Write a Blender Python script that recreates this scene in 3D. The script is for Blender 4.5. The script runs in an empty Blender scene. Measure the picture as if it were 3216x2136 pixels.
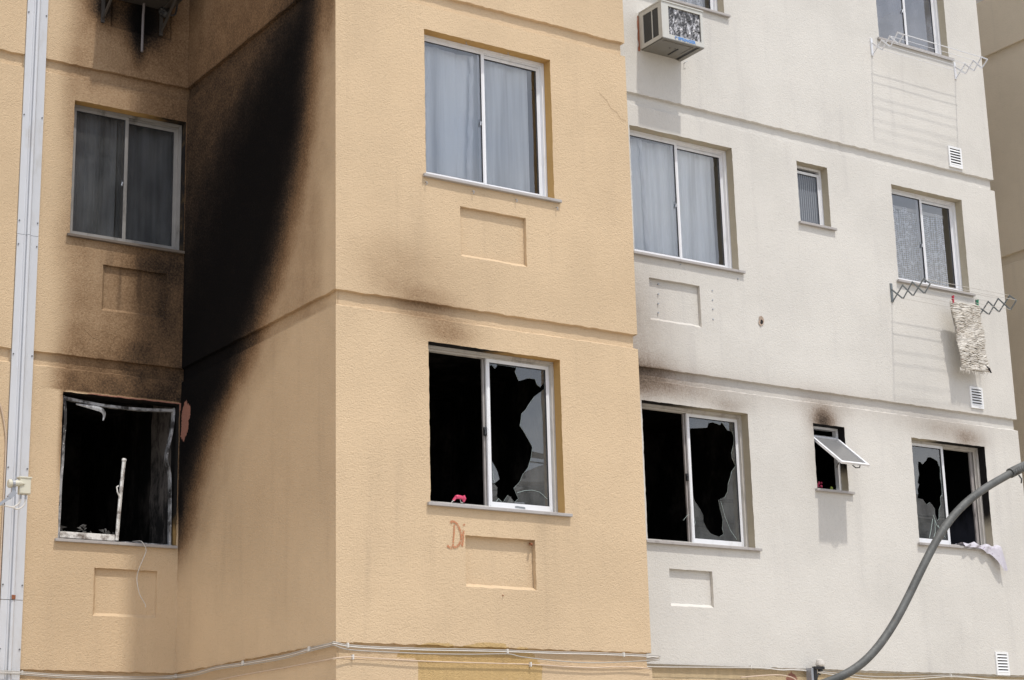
import bpy, bmesh, math, random
from mathutils import Vector, Matrix, noise
from mathutils.geometry import tessellate_polygon
random.seed(7)
sc = bpy.context.scene
COL = sc.collection

# ------------------------------------------------------------------ camera
cam_d = bpy.data.cameras.new('camera'); cam = bpy.data.objects.new('camera', cam_d); COL.objects.link(cam)
sc.camera = cam
def cam_setup():
    yaw, pit, rol = (math.radians(a) for a in (34.03711, 14.70461, -1.48914))
    f = Vector((math.sin(yaw)*math.cos(pit), math.cos(yaw)*math.cos(pit), math.sin(pit)))
    rt = Vector((math.cos(yaw), -math.sin(yaw), 0)); up = rt.cross(f)
    R = rt*math.cos(rol)+up*math.sin(rol); U = -rt*math.sin(rol)+up*math.cos(rol)
    m = Matrix((R, U, -f)).transposed().to_4x4(); m.translation = Vector((-6.45842, -11.97014, -1.29897))
    cam.matrix_world = m
    cam_d.sensor_fit = 'HORIZONTAL'; cam_d.sensor_width = 36; cam_d.lens = 5747.4/3216*36
    cam_d.clip_start = .05; cam_d.clip_end = 2000
cam_setup()

# ------------------------------------------------------------------ sky, sun, exposure
SUN = Vector((0.155, -1.0, 2.2)).normalized()
w = bpy.data.worlds.new('World'); sc.world = w; w.use_nodes = True
nt = w.node_tree; nt.nodes.clear()
N = nt.nodes.new; LK = nt.links.new
out = N('ShaderNodeOutputWorld'); bg = N('ShaderNodeBackground'); sky = N('ShaderNodeTexSky')
sky.sky_type = 'NISHITA'; sky.sun_disc = False
sky.sun_elevation = math.asin(SUN.z); sky.sun_rotation = math.atan2(SUN.x, SUN.y)
sky.air_density = 1.0; sky.dust_density = 2.0; sky.ozone_density = 1.5
bg.inputs['Strength'].default_value = 0.132
tc = N('ShaderNodeTexCoord'); mp = N('ShaderNodeMapping'); mp.inputs['Scale'].default_value = (1, 1, 2.6)
nz = N('ShaderNodeTexNoise'); nz.inputs['Scale'].default_value = 2.3; nz.inputs['Detail'].default_value = 7; nz.inputs['Roughness'].default_value = .55
rp = N('ShaderNodeValToRGB'); rp.color_ramp.elements[0].position = .36; rp.color_ramp.elements[1].position = .62
mx = N('ShaderNodeMix'); mx.data_type = 'RGBA'; mx.inputs[7].default_value = (7.4, 7.5, 7.8, 1)
LK(tc.outputs['Generated'], mp.inputs['Vector']); LK(mp.outputs[0], nz.inputs['Vector']); LK(nz.outputs['Fac'], rp.inputs[0])
LK(rp.outputs[0], mx.inputs[0]); LK(sky.outputs[0], mx.inputs[6]); LK(mx.outputs[2], bg.inputs['Color']); LK(bg.outputs[0], out.inputs['Surface'])

sd = bpy.data.lights.new('sun', 'SUN'); sun = bpy.data.objects.new('sun', sd); COL.objects.link(sun)
sd.energy = 2.25; sd.angle = math.radians(1.6); sd.color = (1, .95, .87)
sun.rotation_euler = (-SUN).to_track_quat('-Z', 'Y').to_euler()
vs = sc.view_settings; vs.view_transform = 'Standard'; vs.look = 'None'; vs.gamma = 1; vs.use_curve_mapping = False
vs.exposure = 0.41
sc.render.engine = 'CYCLES'
try:
    sc.cycles.max_bounces = 8; sc.cycles.transparent_max_bounces = 12
except Exception: pass

# ------------------------------------------------------------------ materials
MATS = {}
class NB:
    def __init__(s, name):
        s.m = bpy.data.materials.new(name); s.m.use_nodes = True; s.t = s.m.node_tree; s.t.nodes.clear()
        s.out = s.n('ShaderNodeOutputMaterial'); s.pos = s.n('ShaderNodeNewGeometry').outputs['Position']; MATS[name] = s.m
    def n(s, k): return s.t.nodes.new(k)
    def set(s, inp, v):
        if hasattr(v, 'is_output') or isinstance(v, bpy.types.NodeSocket): s.t.links.new(v, inp)
        else:
            if inp.type == 'RGBA' and not isinstance(v, (int, float)) and len(v) == 3: v = (*v, 1)
            inp.default_value = v
    def mapv(s, scale, vec=None, rot=(0, 0, 0)):
        m = s.n('ShaderNodeMapping'); m.inputs['Scale'].default_value = scale; m.inputs['Rotation'].default_value = rot
        s.set(m.inputs['Vector'], vec or s.pos); return m.outputs[0]
    def noise(s, scale, detail=3, rough=.5, vec=None, dist=0):
        n = s.n('ShaderNodeTexNoise'); n.inputs['Scale'].default_value = scale; n.inputs['Detail'].default_value = detail
        n.inputs['Roughness'].default_value = rough; n.inputs['Distortion'].default_value = dist; s.set(n.inputs['Vector'], vec or s.pos); return n.outputs['Fac']
    def voro(s, scale, vec=None, feat='F1'):
        n = s.n('ShaderNodeTexVoronoi'); n.inputs['Scale'].default_value = scale; n.feature = feat; s.set(n.inputs['Vector'], vec or s.pos); return n.outputs['Distance']
    def math(s, op, a, b=0, c=0, clamp=False):
        n = s.n('ShaderNodeMath'); n.operation = op; n.use_clamp = clamp
        for i, v in enumerate((a, b, c)): s.set(n.inputs[i], v)
        return n.outputs[0]
    def ramp(s, f, a, b, lo=0.0, hi=1.0):
        n = s.n('ShaderNodeMapRange'); n.interpolation_type = 'SMOOTHSTEP'
        for i, v in zip((0, 1, 2, 3, 4), (f, a, b, lo, hi)): s.set(n.inputs[i], v)
        return n.outputs[0]
    def mix(s, f, a, b, kind='MIX'):
        n = s.n('ShaderNodeMix'); n.data_type = 'RGBA'; n.blend_type = kind
        s.set(n.inputs[0], f); s.set(n.inputs[6], a); s.set(n.inputs[7], b); return n.outputs[2]
    def attr(s, name):
        n = s.n('ShaderNodeAttribute'); n.attribute_name = name; return n.outputs['Fac']
    def sep(s, vec=None):
        n = s.n('ShaderNodeSeparateXYZ'); s.set(n.inputs[0], vec or s.pos); return n.outputs
    def bump(s, h, strength=.5, dist=.005):
        n = s.n('ShaderNodeBump'); n.inputs['Strength'].default_value = strength; n.inputs['Distance'].default_value = dist
        if 'Filter Width' in n.inputs: n.inputs['Filter Width'].default_value = .2
        s.set(n.inputs['Height'], h); return n.outputs[0]
    def bsdf(s, col, rough=.6, metal=0, normal=None, spec=None, **kw):
        b = s.n('ShaderNodeBsdfPrincipled'); s.set(b.inputs['Base Color'], col); s.set(b.inputs['Roughness'], rough); s.set(b.inputs['Metallic'], metal)
        if normal is not None: s.set(b.inputs['Normal'], normal)
        if spec is not None: s.set(b.inputs['Specular IOR Level'], spec)
        for k, v in kw.items(): s.set(b.inputs[k], v)
        return b.outputs[0]
    def done(s, sh): s.t.links.new(sh, s.out.inputs['Surface']); return s.m

def stucco(name, base, ochre, bump=1.0):
    b = NB(name)
    rv = b.mapv((1, 1, 1), rot=(.7, .5, .9)); rv2 = b.mapv((1.13, 1.13, 1.13), rot=(.3, 1.1, .4))
    big = b.noise(.9, 4, .6); streak = b.noise(1, 4, .6, vec=b.mapv((6, 6, .5)))
    fine = b.noise(70, 2, .6, vec=rv, dist=1.6); mid = b.noise(34, 2, .6, vec=rv2, dist=.8); pit = b.voro(70, vec=rv2)
    col = b.mix(b.ramp(big, .3, .75), tuple(c*1.05 for c in base), tuple(c*.93 for c in base))
    col = b.mix(b.ramp(streak, .52, .85, 0, .35), col, tuple(c*k for c, k in zip(base, (.70, .70, .73))))
    pits = b.ramp(b.noise(62, 3, .7, vec=rv2), .58, .74, 0, .26)
    col = b.mix(pits, col, tuple(c*.55 for c in base))
    grimev = b.ramp(b.math('ADD', b.attr('grime'), b.math('MULTIPLY', b.math('SUBTRACT', streak, .5), .5)), .1, .9, 0, .75)
    col = b.mix(grimev, col, tuple(c*k for c, k in zip(base, (.5, .5, .53))))
    oc = b.attr('ochre'); on = b.math('ADD', oc, b.math('MULTIPLY', b.math('SUBTRACT', b.noise(7, 4, .6), .5), .55))
    och = b.mix(b.noise(9, 3, .6, vec=b.mapv((2.5, 2.5, .5))), ochre, tuple(c*.62 for c in ochre))
    col = b.mix(b.ramp(on, .34, .66, 0, .9), col, och)
    # soot
    so = b.attr('soot')
    sn = b.math('ADD', b.math('MULTIPLY', b.math('SUBTRACT', b.noise(4.5, 5, .65), .5), .22), b.math('MULTIPLY', b.math('SUBTRACT', b.noise(60, 3, .7, vec=rv), .5), b.ramp(so, .1, .7, .12, .5)))
    gate = b.ramp(so, .02, .35)
    s = b.math('ADD', so, b.math('MULTIPLY', sn, gate))
    film = b.mix(1.0, col, (.36, .285, .235), 'MULTIPLY'); dark = b.mix(b.noise(6, 3), (.050, .036, .026), (.040, .031, .026))
    col = b.mix(b.ramp(s, -.04, .70), col, film)
    col = b.mix(b.ramp(s, .42, .98), col, dark)
    col = b.mix(b.ramp(s, .62, 1.16), col, (.0068, .0064, .0066))
    pe = b.math('ADD', b.attr('peel'), b.math('MULTIPLY', b.math('SUBTRACT', b.noise(42, 3, .7), .5), .5))
    pink = b.mix(b.noise(60, 3), (.36, .17, .125), (.22, .11, .085))
    col = b.mix(b.ramp(pe, .47, .53), col, pink)
    h = b.math('ADD', b.math('MULTIPLY', fine, .9), b.math('MULTIPLY', mid, .6)); h = b.math('ADD', h, b.math('MULTIPLY', pit, -.35))
    col2 = b.mix(b.ramp(fine, .56, .8, 0, .18), col, (0, 0, 0))
    return b.done(b.bsdf(col2, .95, normal=b.bump(h, .56*bump, .011), spec=b.ramp(so, 0, .6, .15, .02)))

YEL = (.602, .460, .305); YOC = (.60, .42, .19)
stucco('yellow_stucco', YEL, YOC)
stucco('white_stucco', (.615, .597, .562), (.60, .46, .27), .62)
stucco('neighbour_stucco', (.66, .575, .45), YOC, .5)
def reveal(name, base):
    b = NB(name); so = b.attr('soot')
    col = b.mix(b.noise(5, 4, .6), base, tuple(c*.75 for c in base))
    s = b.math('ADD', so, b.math('MULTIPLY', b.math('SUBTRACT', b.noise(9, 4), .5), .5))
    col = b.mix(b.ramp(s, .08, .7), col, (.011, .010, .010))
    b.done(b.bsdf(col, .85, normal=b.bump(b.noise(60), .4, .004), spec=.2))
reveal('ochre_reveal', (.56, .35, .135)); reveal('beige_reveal', (.50, .45, .35))
def simple(name, col, rough=.5, metal=0, var=.12, scale=25, bump=0, dirt=None, spec=None):
    b = NB(name); c = b.mix(b.noise(scale, 4, .6), tuple(x*(1+var) for x in col), tuple(x*(1-var) for x in col))
    if dirt: c = b.mix(b.ramp(b.noise(dirt[1], 5, .7, vec=b.mapv((1, 1, .35))), .5, .75, 0, dirt[2]), c, dirt[0])
    nrm = b.bump(b.noise(scale*2, 3), bump, .003) if bump else None
    return b.done(b.bsdf(c, rough, metal, normal=nrm, spec=spec))
simple('sooty_frame', (.27, .26, .25), .45, 0, .2, 7, dirt=((.09, .08, .07), 6, .9))
simple('brick_pale', (.40, .31, .25), .9, 0, .3, 50, .5)
simple('white_aluminium', (.76, .77, .80), .35, 0, .03, 8, dirt=((.5, .48, .44), 14, .35))
simple('sooty_aluminium', (.30, .28, .27), .5, 0, .25, 10, dirt=((.03, .03, .03), 9, .9))
simple('smoked_aluminium', (.50, .48, .45), .45, 0, .15, 6, dirt=((.16, .13, .11), 5, .85))
simple('soot_metal', (.05, .044, .040), .6, .1, .4, 9)
simple('hairline', (.36, .25, .15), .9)
simple('rubber_seal', (.03, .03, .035), .6)
simple('granite', (.38, .36, .35), .55, 0, .18, 160, .2, dirt=((.16, .14, .13), 12, .5))
simple('sooty_granite', (.13, .105, .085), .7, 0, .25, 60, .2)
simple('metal_cover', (.58, .60, .64), .42, .1, .05, 6, dirt=((.42, .40, .37), 5, .5))
simple('screw_metal', (.16, .16, .17), .5, .5)
simple('cable_grey', (.40, .38, .35), .55, 0, .15, 12)
simple('cable_pale', (.58, .46, .36), .55, 0, .12, 12)
simple('cable_white', (.62, .60, .57), .5)
simple('black_plastic', (.018, .018, .02), .45)
simple('matt_black', (.012, .0115, .0115), .9, 0, .5, 14, .5)
simple('debris', (.07, .068, .066), .8, 0, .9, 30, .6)
simple('casing', (.53, .53, .50), .45, 0, .05, 9, dirt=((.35, .33, .28), 8, .5))
simple('pan_metal', (.20, .195, .18), .5, .1, .15, 7, dirt=((.2, .17, .12), 9, .6))
simple('brick_red', (.32, .12, .07), .9, 0, .3, 60, .5)
simple('logo_blue', (.10, .27, .62), .5)
simple('beige_plastic', (.60, .585, .49), .45, 0, .04, 9, dirt=((.42, .41, .35), 10, .4))
simple('grey_steel', (.34, .36, .40), .4, .3, .08, 12)
def arm_metal():
    b = NB('galvanised'); n = b.noise(5, 6, .7); n2 = b.noise(45, 4, .7); c = b.mix(b.ramp(n, .35, .68), (.105, .108, .105), (.058, .060, .058))
    c = b.mix(b.ramp(n2, .58, .72, 0, .5), c, (.26, .265, .26)); c = b.mix(b.ramp(b.noise(16, 4, .7), .62, .75, 0, .6), c, (.11, .07, .045))
    b.done(b.bsdf(c, .62, .15, normal=b.bump(n2, .5, .003)))
arm_metal()
simple('rack_grey', (.17, .19, .20), .45, .2, .1, 20)
simple('rack_white', (.72, .74, .78), .45, .1, .08, 20, dirt=((.4, .2, .1), 25, .3))
simple('rod', (.52, .50, .47), .5, .1)
simple('copper_rust', (.25, .09, .04), .8)
simple('pink_plastic', (.60, .06, .14), .35)
simple('red_plastic', (.45, .02, .05), .4); simple('green_plastic', (.03, .22, .12), .4); simple('lime', (.35, .45, .08), .5)
simple('concrete_ground', (.42, .37, .30), .9, 0, .18, .7, .3)
simple('asphalt', (.06, .06, .06), .9, 0, .2, 3, .3)
simple('pole_concrete', (.33, .31, .29), .85, 0, .1, 5)
simple('house_wall', (.15, .16, .17), .9, 0, .1, 1); simple('roof_tile', (.11, .10, .095), .85, 0, .3, 4)
simple('foliage', (.05, .09, .03), .8, 0, .4, 2); simple('bark', (.12, .09, .06), .9)
simple('room_light', (.62, .63, .66), .85, 0, .03, 3); simple('pipe_dark', (.16, .145, .15), .5)
simple('ceiling_board', (.74, .76, .82), .5, 0, .02, 3)
def chalk():
    b = NB('red_chalk'); n = b.ramp(b.noise(85, 3, .7), .36, .56)
    t = b.n('ShaderNodeBsdfTransparent').outputs[0]; d = b.bsdf(b.mix(b.noise(20), (.52, .23, .12), (.44, .18, .09)), .9)
    m = b.n('ShaderNodeMixShader'); b.set(m.inputs[0], n); b.set(m.inputs[1], t); b.set(m.inputs[2], d); b.done(m.outputs[0])
chalk()
def rooms():
    b = NB('burnt_room'); x, y, z = b.sep()
    n = b.noise(3.5, 5, .7, vec=b.mapv((1, 1, .6))); c = b.mix(b.ramp(n, .42, .75), (.008, .008, .008), (.07, .062, .058))
    b.done(b.bsdf(c, .95, spec=.1))
    b = NB('scorched_room'); x, y, z = b.sep()
    n = b.noise(6, 5, .7, vec=b.mapv((1, 1, .3)))
    k = b.ramp(b.math('ADD', z, b.math('MULTIPLY', n, .5)), 1.75, 2.15); k2 = b.ramp(n, .5, .7, 0, .5)
    c = b.mix(k, (.085, .09, .115), (.004, .004, .004)); c = b.mix(k2, c, (.012, .012, .012))
    b.done(b.bsdf(c, .95, spec=.1))
rooms()
def glass(name, tint, refl, streak=0, rough=.0, film=0):
    b = NB(name); tr = b.n('ShaderNodeBsdfTransparent'); gl = b.n('ShaderNodeBsdfGlossy'); gl.inputs['Roughness'].default_value = rough
    gl.inputs['Color'].default_value = (1, 1, 1, 1)
    col = tint
    if streak: col = b.mix(b.ramp(b.noise(5, 4, .6, vec=b.mapv((1, 1, .4))), .3, .8), tint, tuple(c*(1-streak) for c in tint))
    b.set(tr.inputs['Color'], col)
    fr = b.n('ShaderNodeFresnel'); fr.inputs['IOR'].default_value = 1.55
    b.set(fr.inputs['Normal'], b.bump(b.noise(2.2, 1), .012, .05)); b.set(gl.inputs['Normal'], b.bump(b.noise(1.3, 2), .05, .02))
    f = b.math('MULTIPLY', fr.outputs[0], refl, clamp=True)
    m = b.n('ShaderNodeMixShader'); b.set(m.inputs[0], f); b.set(m.inputs[1], tr.outputs[0]); b.set(m.inputs[2], gl.outputs[0]); o_ = m.outputs[0]
    if film:
        d = b.n('ShaderNodeBsdfDiffuse'); d.inputs[0].default_value = (.30, .31, .31, 1) if film < .3 else (.36, .38, .44, 1); m2 = b.n('ShaderNodeMixShader')
        b.set(m2.inputs[0], b.ramp(b.noise(4, 5, .65, vec=b.mapv((1, 1, .6))), .3, .8, film*.4, film*1.6)); b.set(m2.inputs[1], o_); b.set(m2.inputs[2], d.outputs[0]); o_ = m2.outputs[0]
    b.done(o_)
glass('clear_glass', (.95, .96, .97), 3.0); glass('smoked_glass', (.62, .61, .60), .7, .3, .05, .10); glass('dirty_glass', (.62, .66, .68), 2.5, .25, 0, .22)
glass('brightened_glass', (.9, .92, .95), 3.2, 0, 0, .36)  # grey-blue diffuse film paints extra brightness into the top right pane
glass('ribbed_glass', (.6, .62, .64), 1.6)
simple('glass_edge', (.55, .66, .64), .2, 0, .1)  # pale colour paints the glint along broken edges and cracks
def dust_glass():
    b = NB('grey_screen_glass'); b.done(b.bsdf(b.mix(b.noise(30, 3), (.20, .20, .20), (.15, .15, .155)), .3))
    b = NB('ribbed_pane'); x, y, z = b.sep()
    wv = b.math('SINE', b.math('MULTIPLY', x, 2*math.pi/.028)); c = b.mix(b.ramp(wv, -1, 1), (.10, .11, .13), (.24, .26, .29))
    b.done(b.bsdf(c, .25, normal=b.bump(wv, .5, .004)))
dust_glass()
def cloth(name, col, trans=.35, dark=.12):
    b = NB(name); c = b.mix(b.ramp(b.noise(1, 3, .5, vec=b.mapv((8, 8, .35))), .34, .66), col, tuple(x*(1-dark) for x in col))  # darker vertical bands put fold shade into the cloth colour
    d = b.bsdf(c, .95, spec=.1); t = b.n('ShaderNodeBsdfTranslucent'); b.set(t.inputs[0], c)
    m = b.n('ShaderNodeMixShader'); m.inputs[0].default_value = trans; b.set(m.inputs[1], d); b.set(m.inputs[2], t.outputs[0]); b.done(m.outputs[0])
cloth('sheer_cloth', (.90, .93, .96), .05, .40); cloth('white_cloth', (.86, .88, .92), .2, .05); cloth('grey_cloth', (.42, .46, .52), .2, .5)
def lace():
    b = NB('lace_cloth'); x, y, z = b.sep()
    u = b.math('MULTIPLY', x, 2*math.pi/.044); v = b.math('MULTIPLY', z, 2*math.pi/.044)
    g = b.math('MULTIPLY', b.math('SINE', u), b.math('SINE', v)); fl = b.ramp(b.noise(24, 3, .5), .50, .62, 0, .85)
    hole = b.math('MULTIPLY', b.ramp(b.math('ABSOLUTE', g), .12, .42), b.math('SUBTRACT', 1, fl), clamp=True)
    hole = b.math('MULTIPLY', hole, b.ramp(b.math('ADD', z, b.math('MULTIPLY', b.math('ABSOLUTE', b.math('SINE', b.math('MULTIPLY', x, 21))), -.035)), 4.09, 4.11, .1, .9))
    d = b.bsdf((.86, .87, .90), .95, spec=.1); t = b.n('ShaderNodeBsdfTransparent')
    m = b.n('ShaderNodeMixShader'); b.set(m.inputs[0], hole); b.set(m.inputs[1], d); b.set(m.inputs[2], t.outputs[0]); b.done(m.outputs[0])
lace()
def coil():
    b = NB('crushed_fins'); n = b.noise(1, 5, .7, vec=b.mapv((26, 26, 12), rot=(.0, .45, 0)), dist=1.0); n2 = b.noise(9, 3, .6)
    v = b.math('ADD', b.math('MULTIPLY', n, .8), b.math('MULTIPLY', n2, .2))
    c = b.mix(b.ramp(v, .46, .64), (.055, .055, .06), (.62, .62, .65)); c = b.mix(b.ramp(n, .25, .45, .85, 0), c, (.02, .02, .02))
    b.done(b.bsdf(c, .5, .2, normal=b.bump(v, .8, .01)))
    b = NB('louvre'); x, y, z = b.sep(); wv = b.math('SINE', b.math('MULTIPLY', z, 2*math.pi/.013))
    b.done(b.bsdf(b.mix(b.ramp(wv, -.2, .9), (.008, .008, .008), (.05, .05, .048)), .5))
    b = NB('flowered_cloth'); k = b.ramp(b.voro(26), .12, .2, 1, 0)
    b.done(b.bsdf(b.mix(k, (.52, .50, .56), (.30, .22, .34)), .9, normal=b.bump(b.noise(16), .4, .02)))
    b = NB('rag_rug'); n = b.noise(9, 3, .6, vec=b.mapv((1, 1, 4))); c = b.mix(b.ramp(n, .3, .62), (.54, .50, .44), (.68, .65, .60))
    c = b.mix(b.ramp(b.noise(22, 3, .6), .62, .75, 0, .7), c, (.33, .21, .19)); b.done(b.bsdf(c, .95, normal=b.bump(b.noise(140, 2), .6, .006)))
coil()
def warp():
    b = NB('burnt_aluminium'); x, y, z = b.sep(); n = b.noise(7, 5, .7, vec=b.mapv((1, 1, .5)))
    c = b.mix(b.ramp(n, .42, .62), (.42, .43, .45), (.035, .033, .033)); c = b.mix(b.ramp(b.noise(30, 3), .6, .75), c, (.75, .75, .76))
    b.done(b.bsdf(c, .45, .2, normal=b.bump(n, .4, .01)))
    b = NB('scorched_plaster'); c = b.mix(b.ramp(b.math('ADD', b.noise(5, 6, .75, vec=b.mapv((1, 1, .5))), b.math('MULTIPLY', b.sep()[2], -.12)), .16, .38), (.17, .15, .14), (.014, .013, .013)); b.done(b.bsdf(c, .9))
    b = NB('scorched_rail'); c = b.mix(b.ramp(b.noise(12, 5, .7), .45, .68), (.74, .73, .71), (.16, .13, .11)); b.done(b.bsdf(c, .5))
warp()

# ------------------------------------------------------------------ mesh tools
def sm(t): t = max(0., min(1., t)); return t*t*(3-2*t)
def lerp(a, b, t): return a+(b-a)*t
def interp(x, pts):
    if x <= pts[0][0]: return pts[0][1]
    for (a, va), (b, vb) in zip(pts, pts[1:]):
        if x <= b: return lerp(va, vb, (x-a)/(b-a))
    return pts[-1][1]
def gauss(x, z, cx, cz, sx, sz): return math.exp(-((x-cx)/sx)**2-((z-cz)/sz)**2)
class MB:
    def __init__(s): s.v = []; s.f = []; s.mi = []; s.at = {}
    def add(s, vs, fs, mi=0):
        o = len(s.v); s.v += [tuple(v) for v in vs]; s.f += [tuple(i+o for i in f) for f in fs]; s.mi += [mi]*len(fs); return s
    def box(s, x0, x1, y0, y1, z0, z1, mi=0, bev=0):
        if bev:
            bm = bmesh.new(); bmesh.ops.create_cube(bm, size=1)
            for v in bm.verts: v.co = Vector((lerp(x0, x1, v.co.x+.5), lerp(y0, y1, v.co.y+.5), lerp(z0, z1, v.co.z+.5)))
            bmesh.ops.bevel(bm, geom=list(bm.edges), offset=bev, segments=2, affect='EDGES', profile=.5)
            s.add([v.co.copy() for v in bm.verts], [[v.index for v in f.verts] for f in bm.faces], mi); bm.free(); return s
        vs = [(x, y, z) for z in (z0, z1) for y in (y0, y1) for x in (x0, x1)]
        return s.add(vs, [(0, 2, 3, 1), (4, 5, 7, 6), (0, 1, 5, 4), (2, 6, 7, 3), (0, 4, 6, 2), (1, 3, 7, 5)], mi)
    def tube(s, pts, r, n=8, mi=0, caps=True, flat=None):
        pts = [Vector(p) for p in pts]; vs = []; ref = None
        for i, p in enumerate(pts):
            t = (pts[min(i+1, len(pts)-1)]-pts[max(i-1, 0)]).normalized()
            if ref is None: ref = t.orthogonal().normalized() if flat is None else Vector(flat)
            a = (ref-t*ref.dot(t)).normalized(); b = t.cross(a); ref = a
            rr = r[i] if isinstance(r, (list, tuple)) else r
            ra, rb = rr if isinstance(rr, tuple) else (rr, rr)
            for k in range(n):
                an = 2*math.pi*(k+.5)/n; vs.append(p+a*math.cos(an)*ra+b*math.sin(an)*rb)
        fs = [(i*n+k, i*n+(k+1) % n, (i+1)*n+(k+1) % n, (i+1)*n+k) for i in range(len(pts)-1) for k in range(n)]
        if caps: fs += [tuple(range(n))[::-1], tuple(range((len(pts)-1)*n, len(pts)*n))]
        return s.add(vs, fs, mi)
    def bar(s, a, b, wd, th, normal, mi=0):
        a, b, nn = Vector(a), Vector(b), Vector(normal).normalized(); t = (b-a).normalized(); sd = t.cross(nn).normalized()
        vs = [p+sd*wd/2*i+nn*th/2*j for p in (a, b) for j in (-1, 1) for i in (-1, 1)]
        return s.add(vs, [(0, 2, 3, 1), (4, 5, 7, 6), (0, 1, 5, 4), (2, 6, 7, 3), (0, 4, 6, 2), (1, 3, 7, 5)], mi)
    def build(s, name, mats, parent=None, smooth=False, kind=None, label=None, fixn=True):
        me = bpy.data.meshes.new(name); off = parent.get('_w', (0, 0, 0)) if parent else (0, 0, 0)
        me.from_pydata([(v[0]-off[0], v[1]-off[1], v[2]-off[2]) for v in s.v], [], s.f)
        for m in ([mats] if isinstance(mats, str) else mats): me.materials.append(MATS[m])
        for p, i in zip(me.polygons, s.mi): p.material_index = i; p.use_smooth = smooth
        for k, vals in s.at.items():
            a = me.attributes.new(k, 'FLOAT', 'POINT'); a.data.foreach_set('value', vals)
        me.validate(); me.update()
        if fixn:
            bm = bmesh.new(); bm.from_mesh(me); bmesh.ops.recalc_face_normals(bm, faces=bm.faces); bm.to_mesh(me); bm.free()
        o = bpy.data.objects.new(name, me); COL.objects.link(o)
        if parent: o.parent = parent; o['_w'] = off
        if kind: o['kind'] = kind
        if label: o['label'] = label
        return o
def thing(name, loc, label, cat, group=None):
    o = bpy.data.objects.new(name, None); COL.objects.link(o); o.location = loc; o.empty_display_size = .1
    o['_w'] = loc; o['label'] = label; o['category'] = cat
    if group: o['group'] = group
    return o
def tag(o, label, cat, group=None):
    o['label'] = label; o['category'] = cat
    if group: o['group'] = group
    return o
def spline(pts, n=6):
    P = [Vector(p) for p in pts]; r = []
    for i in range(len(P)-1):
        a, b, c, d = P[max(i-1, 0)], P[i], P[i+1], P[min(i+2, len(P)-1)]
        for k in range(n):
            t = k/n; r.append(.5*((2*b)+(c-a)*t+(2*a-5*b+4*c-d)*t*t+(3*b-a-3*c+d)*t**3))
    return r+[P[-1]]
def lines(a, b, step, keys):
    ks = sorted({round(k, 5) for k in keys if a < k < b} | {a, b}); r = []
    for p, q in zip(ks, ks[1:]):
        n = max(1, int(math.ceil((q-p)/step-1e-6))); r += [p+(q-p)*i/n for i in range(n)]
    return r+[b]

# ------------------------------------------------------------------ dimensions
D = 2.899; E = .876; XF = 2.924; XE = 8.683; GR = -2.9; TOP = 10.9
BELTS = (0.0, 2.7, 5.4, 8.1); GD = .034
REV = .097

# ---- soot, grime and stain as they lie on the walls (u along the wall, z up)
yR = [(.3, 3.9), (.9, 3.05), (1.138, 2.81), (1.48, 2.62), (1.84, 2.36), (2.125, 2.05), (2.386, 1.66), (2.71, 1.33), (3.0, 1.05), (3.43, .80), (4.06, .52), (4.62, .37), (5.2, .25), (6.5, .15)]
yL = [(3.0, 3.2), (3.185, 2.80), (3.51, 2.52), (3.85, 2.30), (4.28, 2.03), (4.6, 1.75), (4.86, 1.38), (5.1, .98), (5.36, .62), (5.7, .4), (6.5, .2)]
def soot_B(y, z):
    r = interp(z, yR); l = interp(z, yL); wd = interp(z, [(1, .95), (2.4, 1.10), (3.4, 1.0), (5, .66)])
    y2 = y+.05*noise.noise(Vector((y*2.0, z*1.6, 4)))+.02*noise.noise(Vector((y*9, z*2, 8)))
    sh = interp(z, [(1, .22), (2.0, .24), (2.7, .30), (3.4, .24), (5, .14)])
    t = max(0, min(1, (y2-(r-wd*.70))/(wd+sh))); t = .7*t+.3*t*t*(3-2*t)
    brown = interp(z, [(3.2, 1.0), (4.0, .90), (5.0, .80), (5.38, .78), (5.41, .70), (6.5, .6)])
    core = 1.16*interp(z, [(4.4, 1), (5.3, .92), (6.0, .84)])
    s = t*lerp(core, brown, max(0, min(1, (y2-l+.45)/1.15)))
    s = max(s, .36*sm((y2-(r-wd*1.35))/(wd*1.3)))
    s = max(s, .60*sm((z-4.1)/1.1)*sm((y+.22)/.34))
    if z > 5.4: s *= .94; s = max(s, .60*sm((y-.0)/.6))
    s = max(s, .36*sm((3.4-abs(z-4.2))/1.6)*sm((y+.1)/.5)*(1 if z > 2.6 else .3))
    s = max(s, 1.05*sm((y-2.55)/.33)*sm((z-.95)/.5)*(1 if z < 3 else .0))
    s = max(s, .17)
    return s*sm((z-.3)/1.0)
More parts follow.
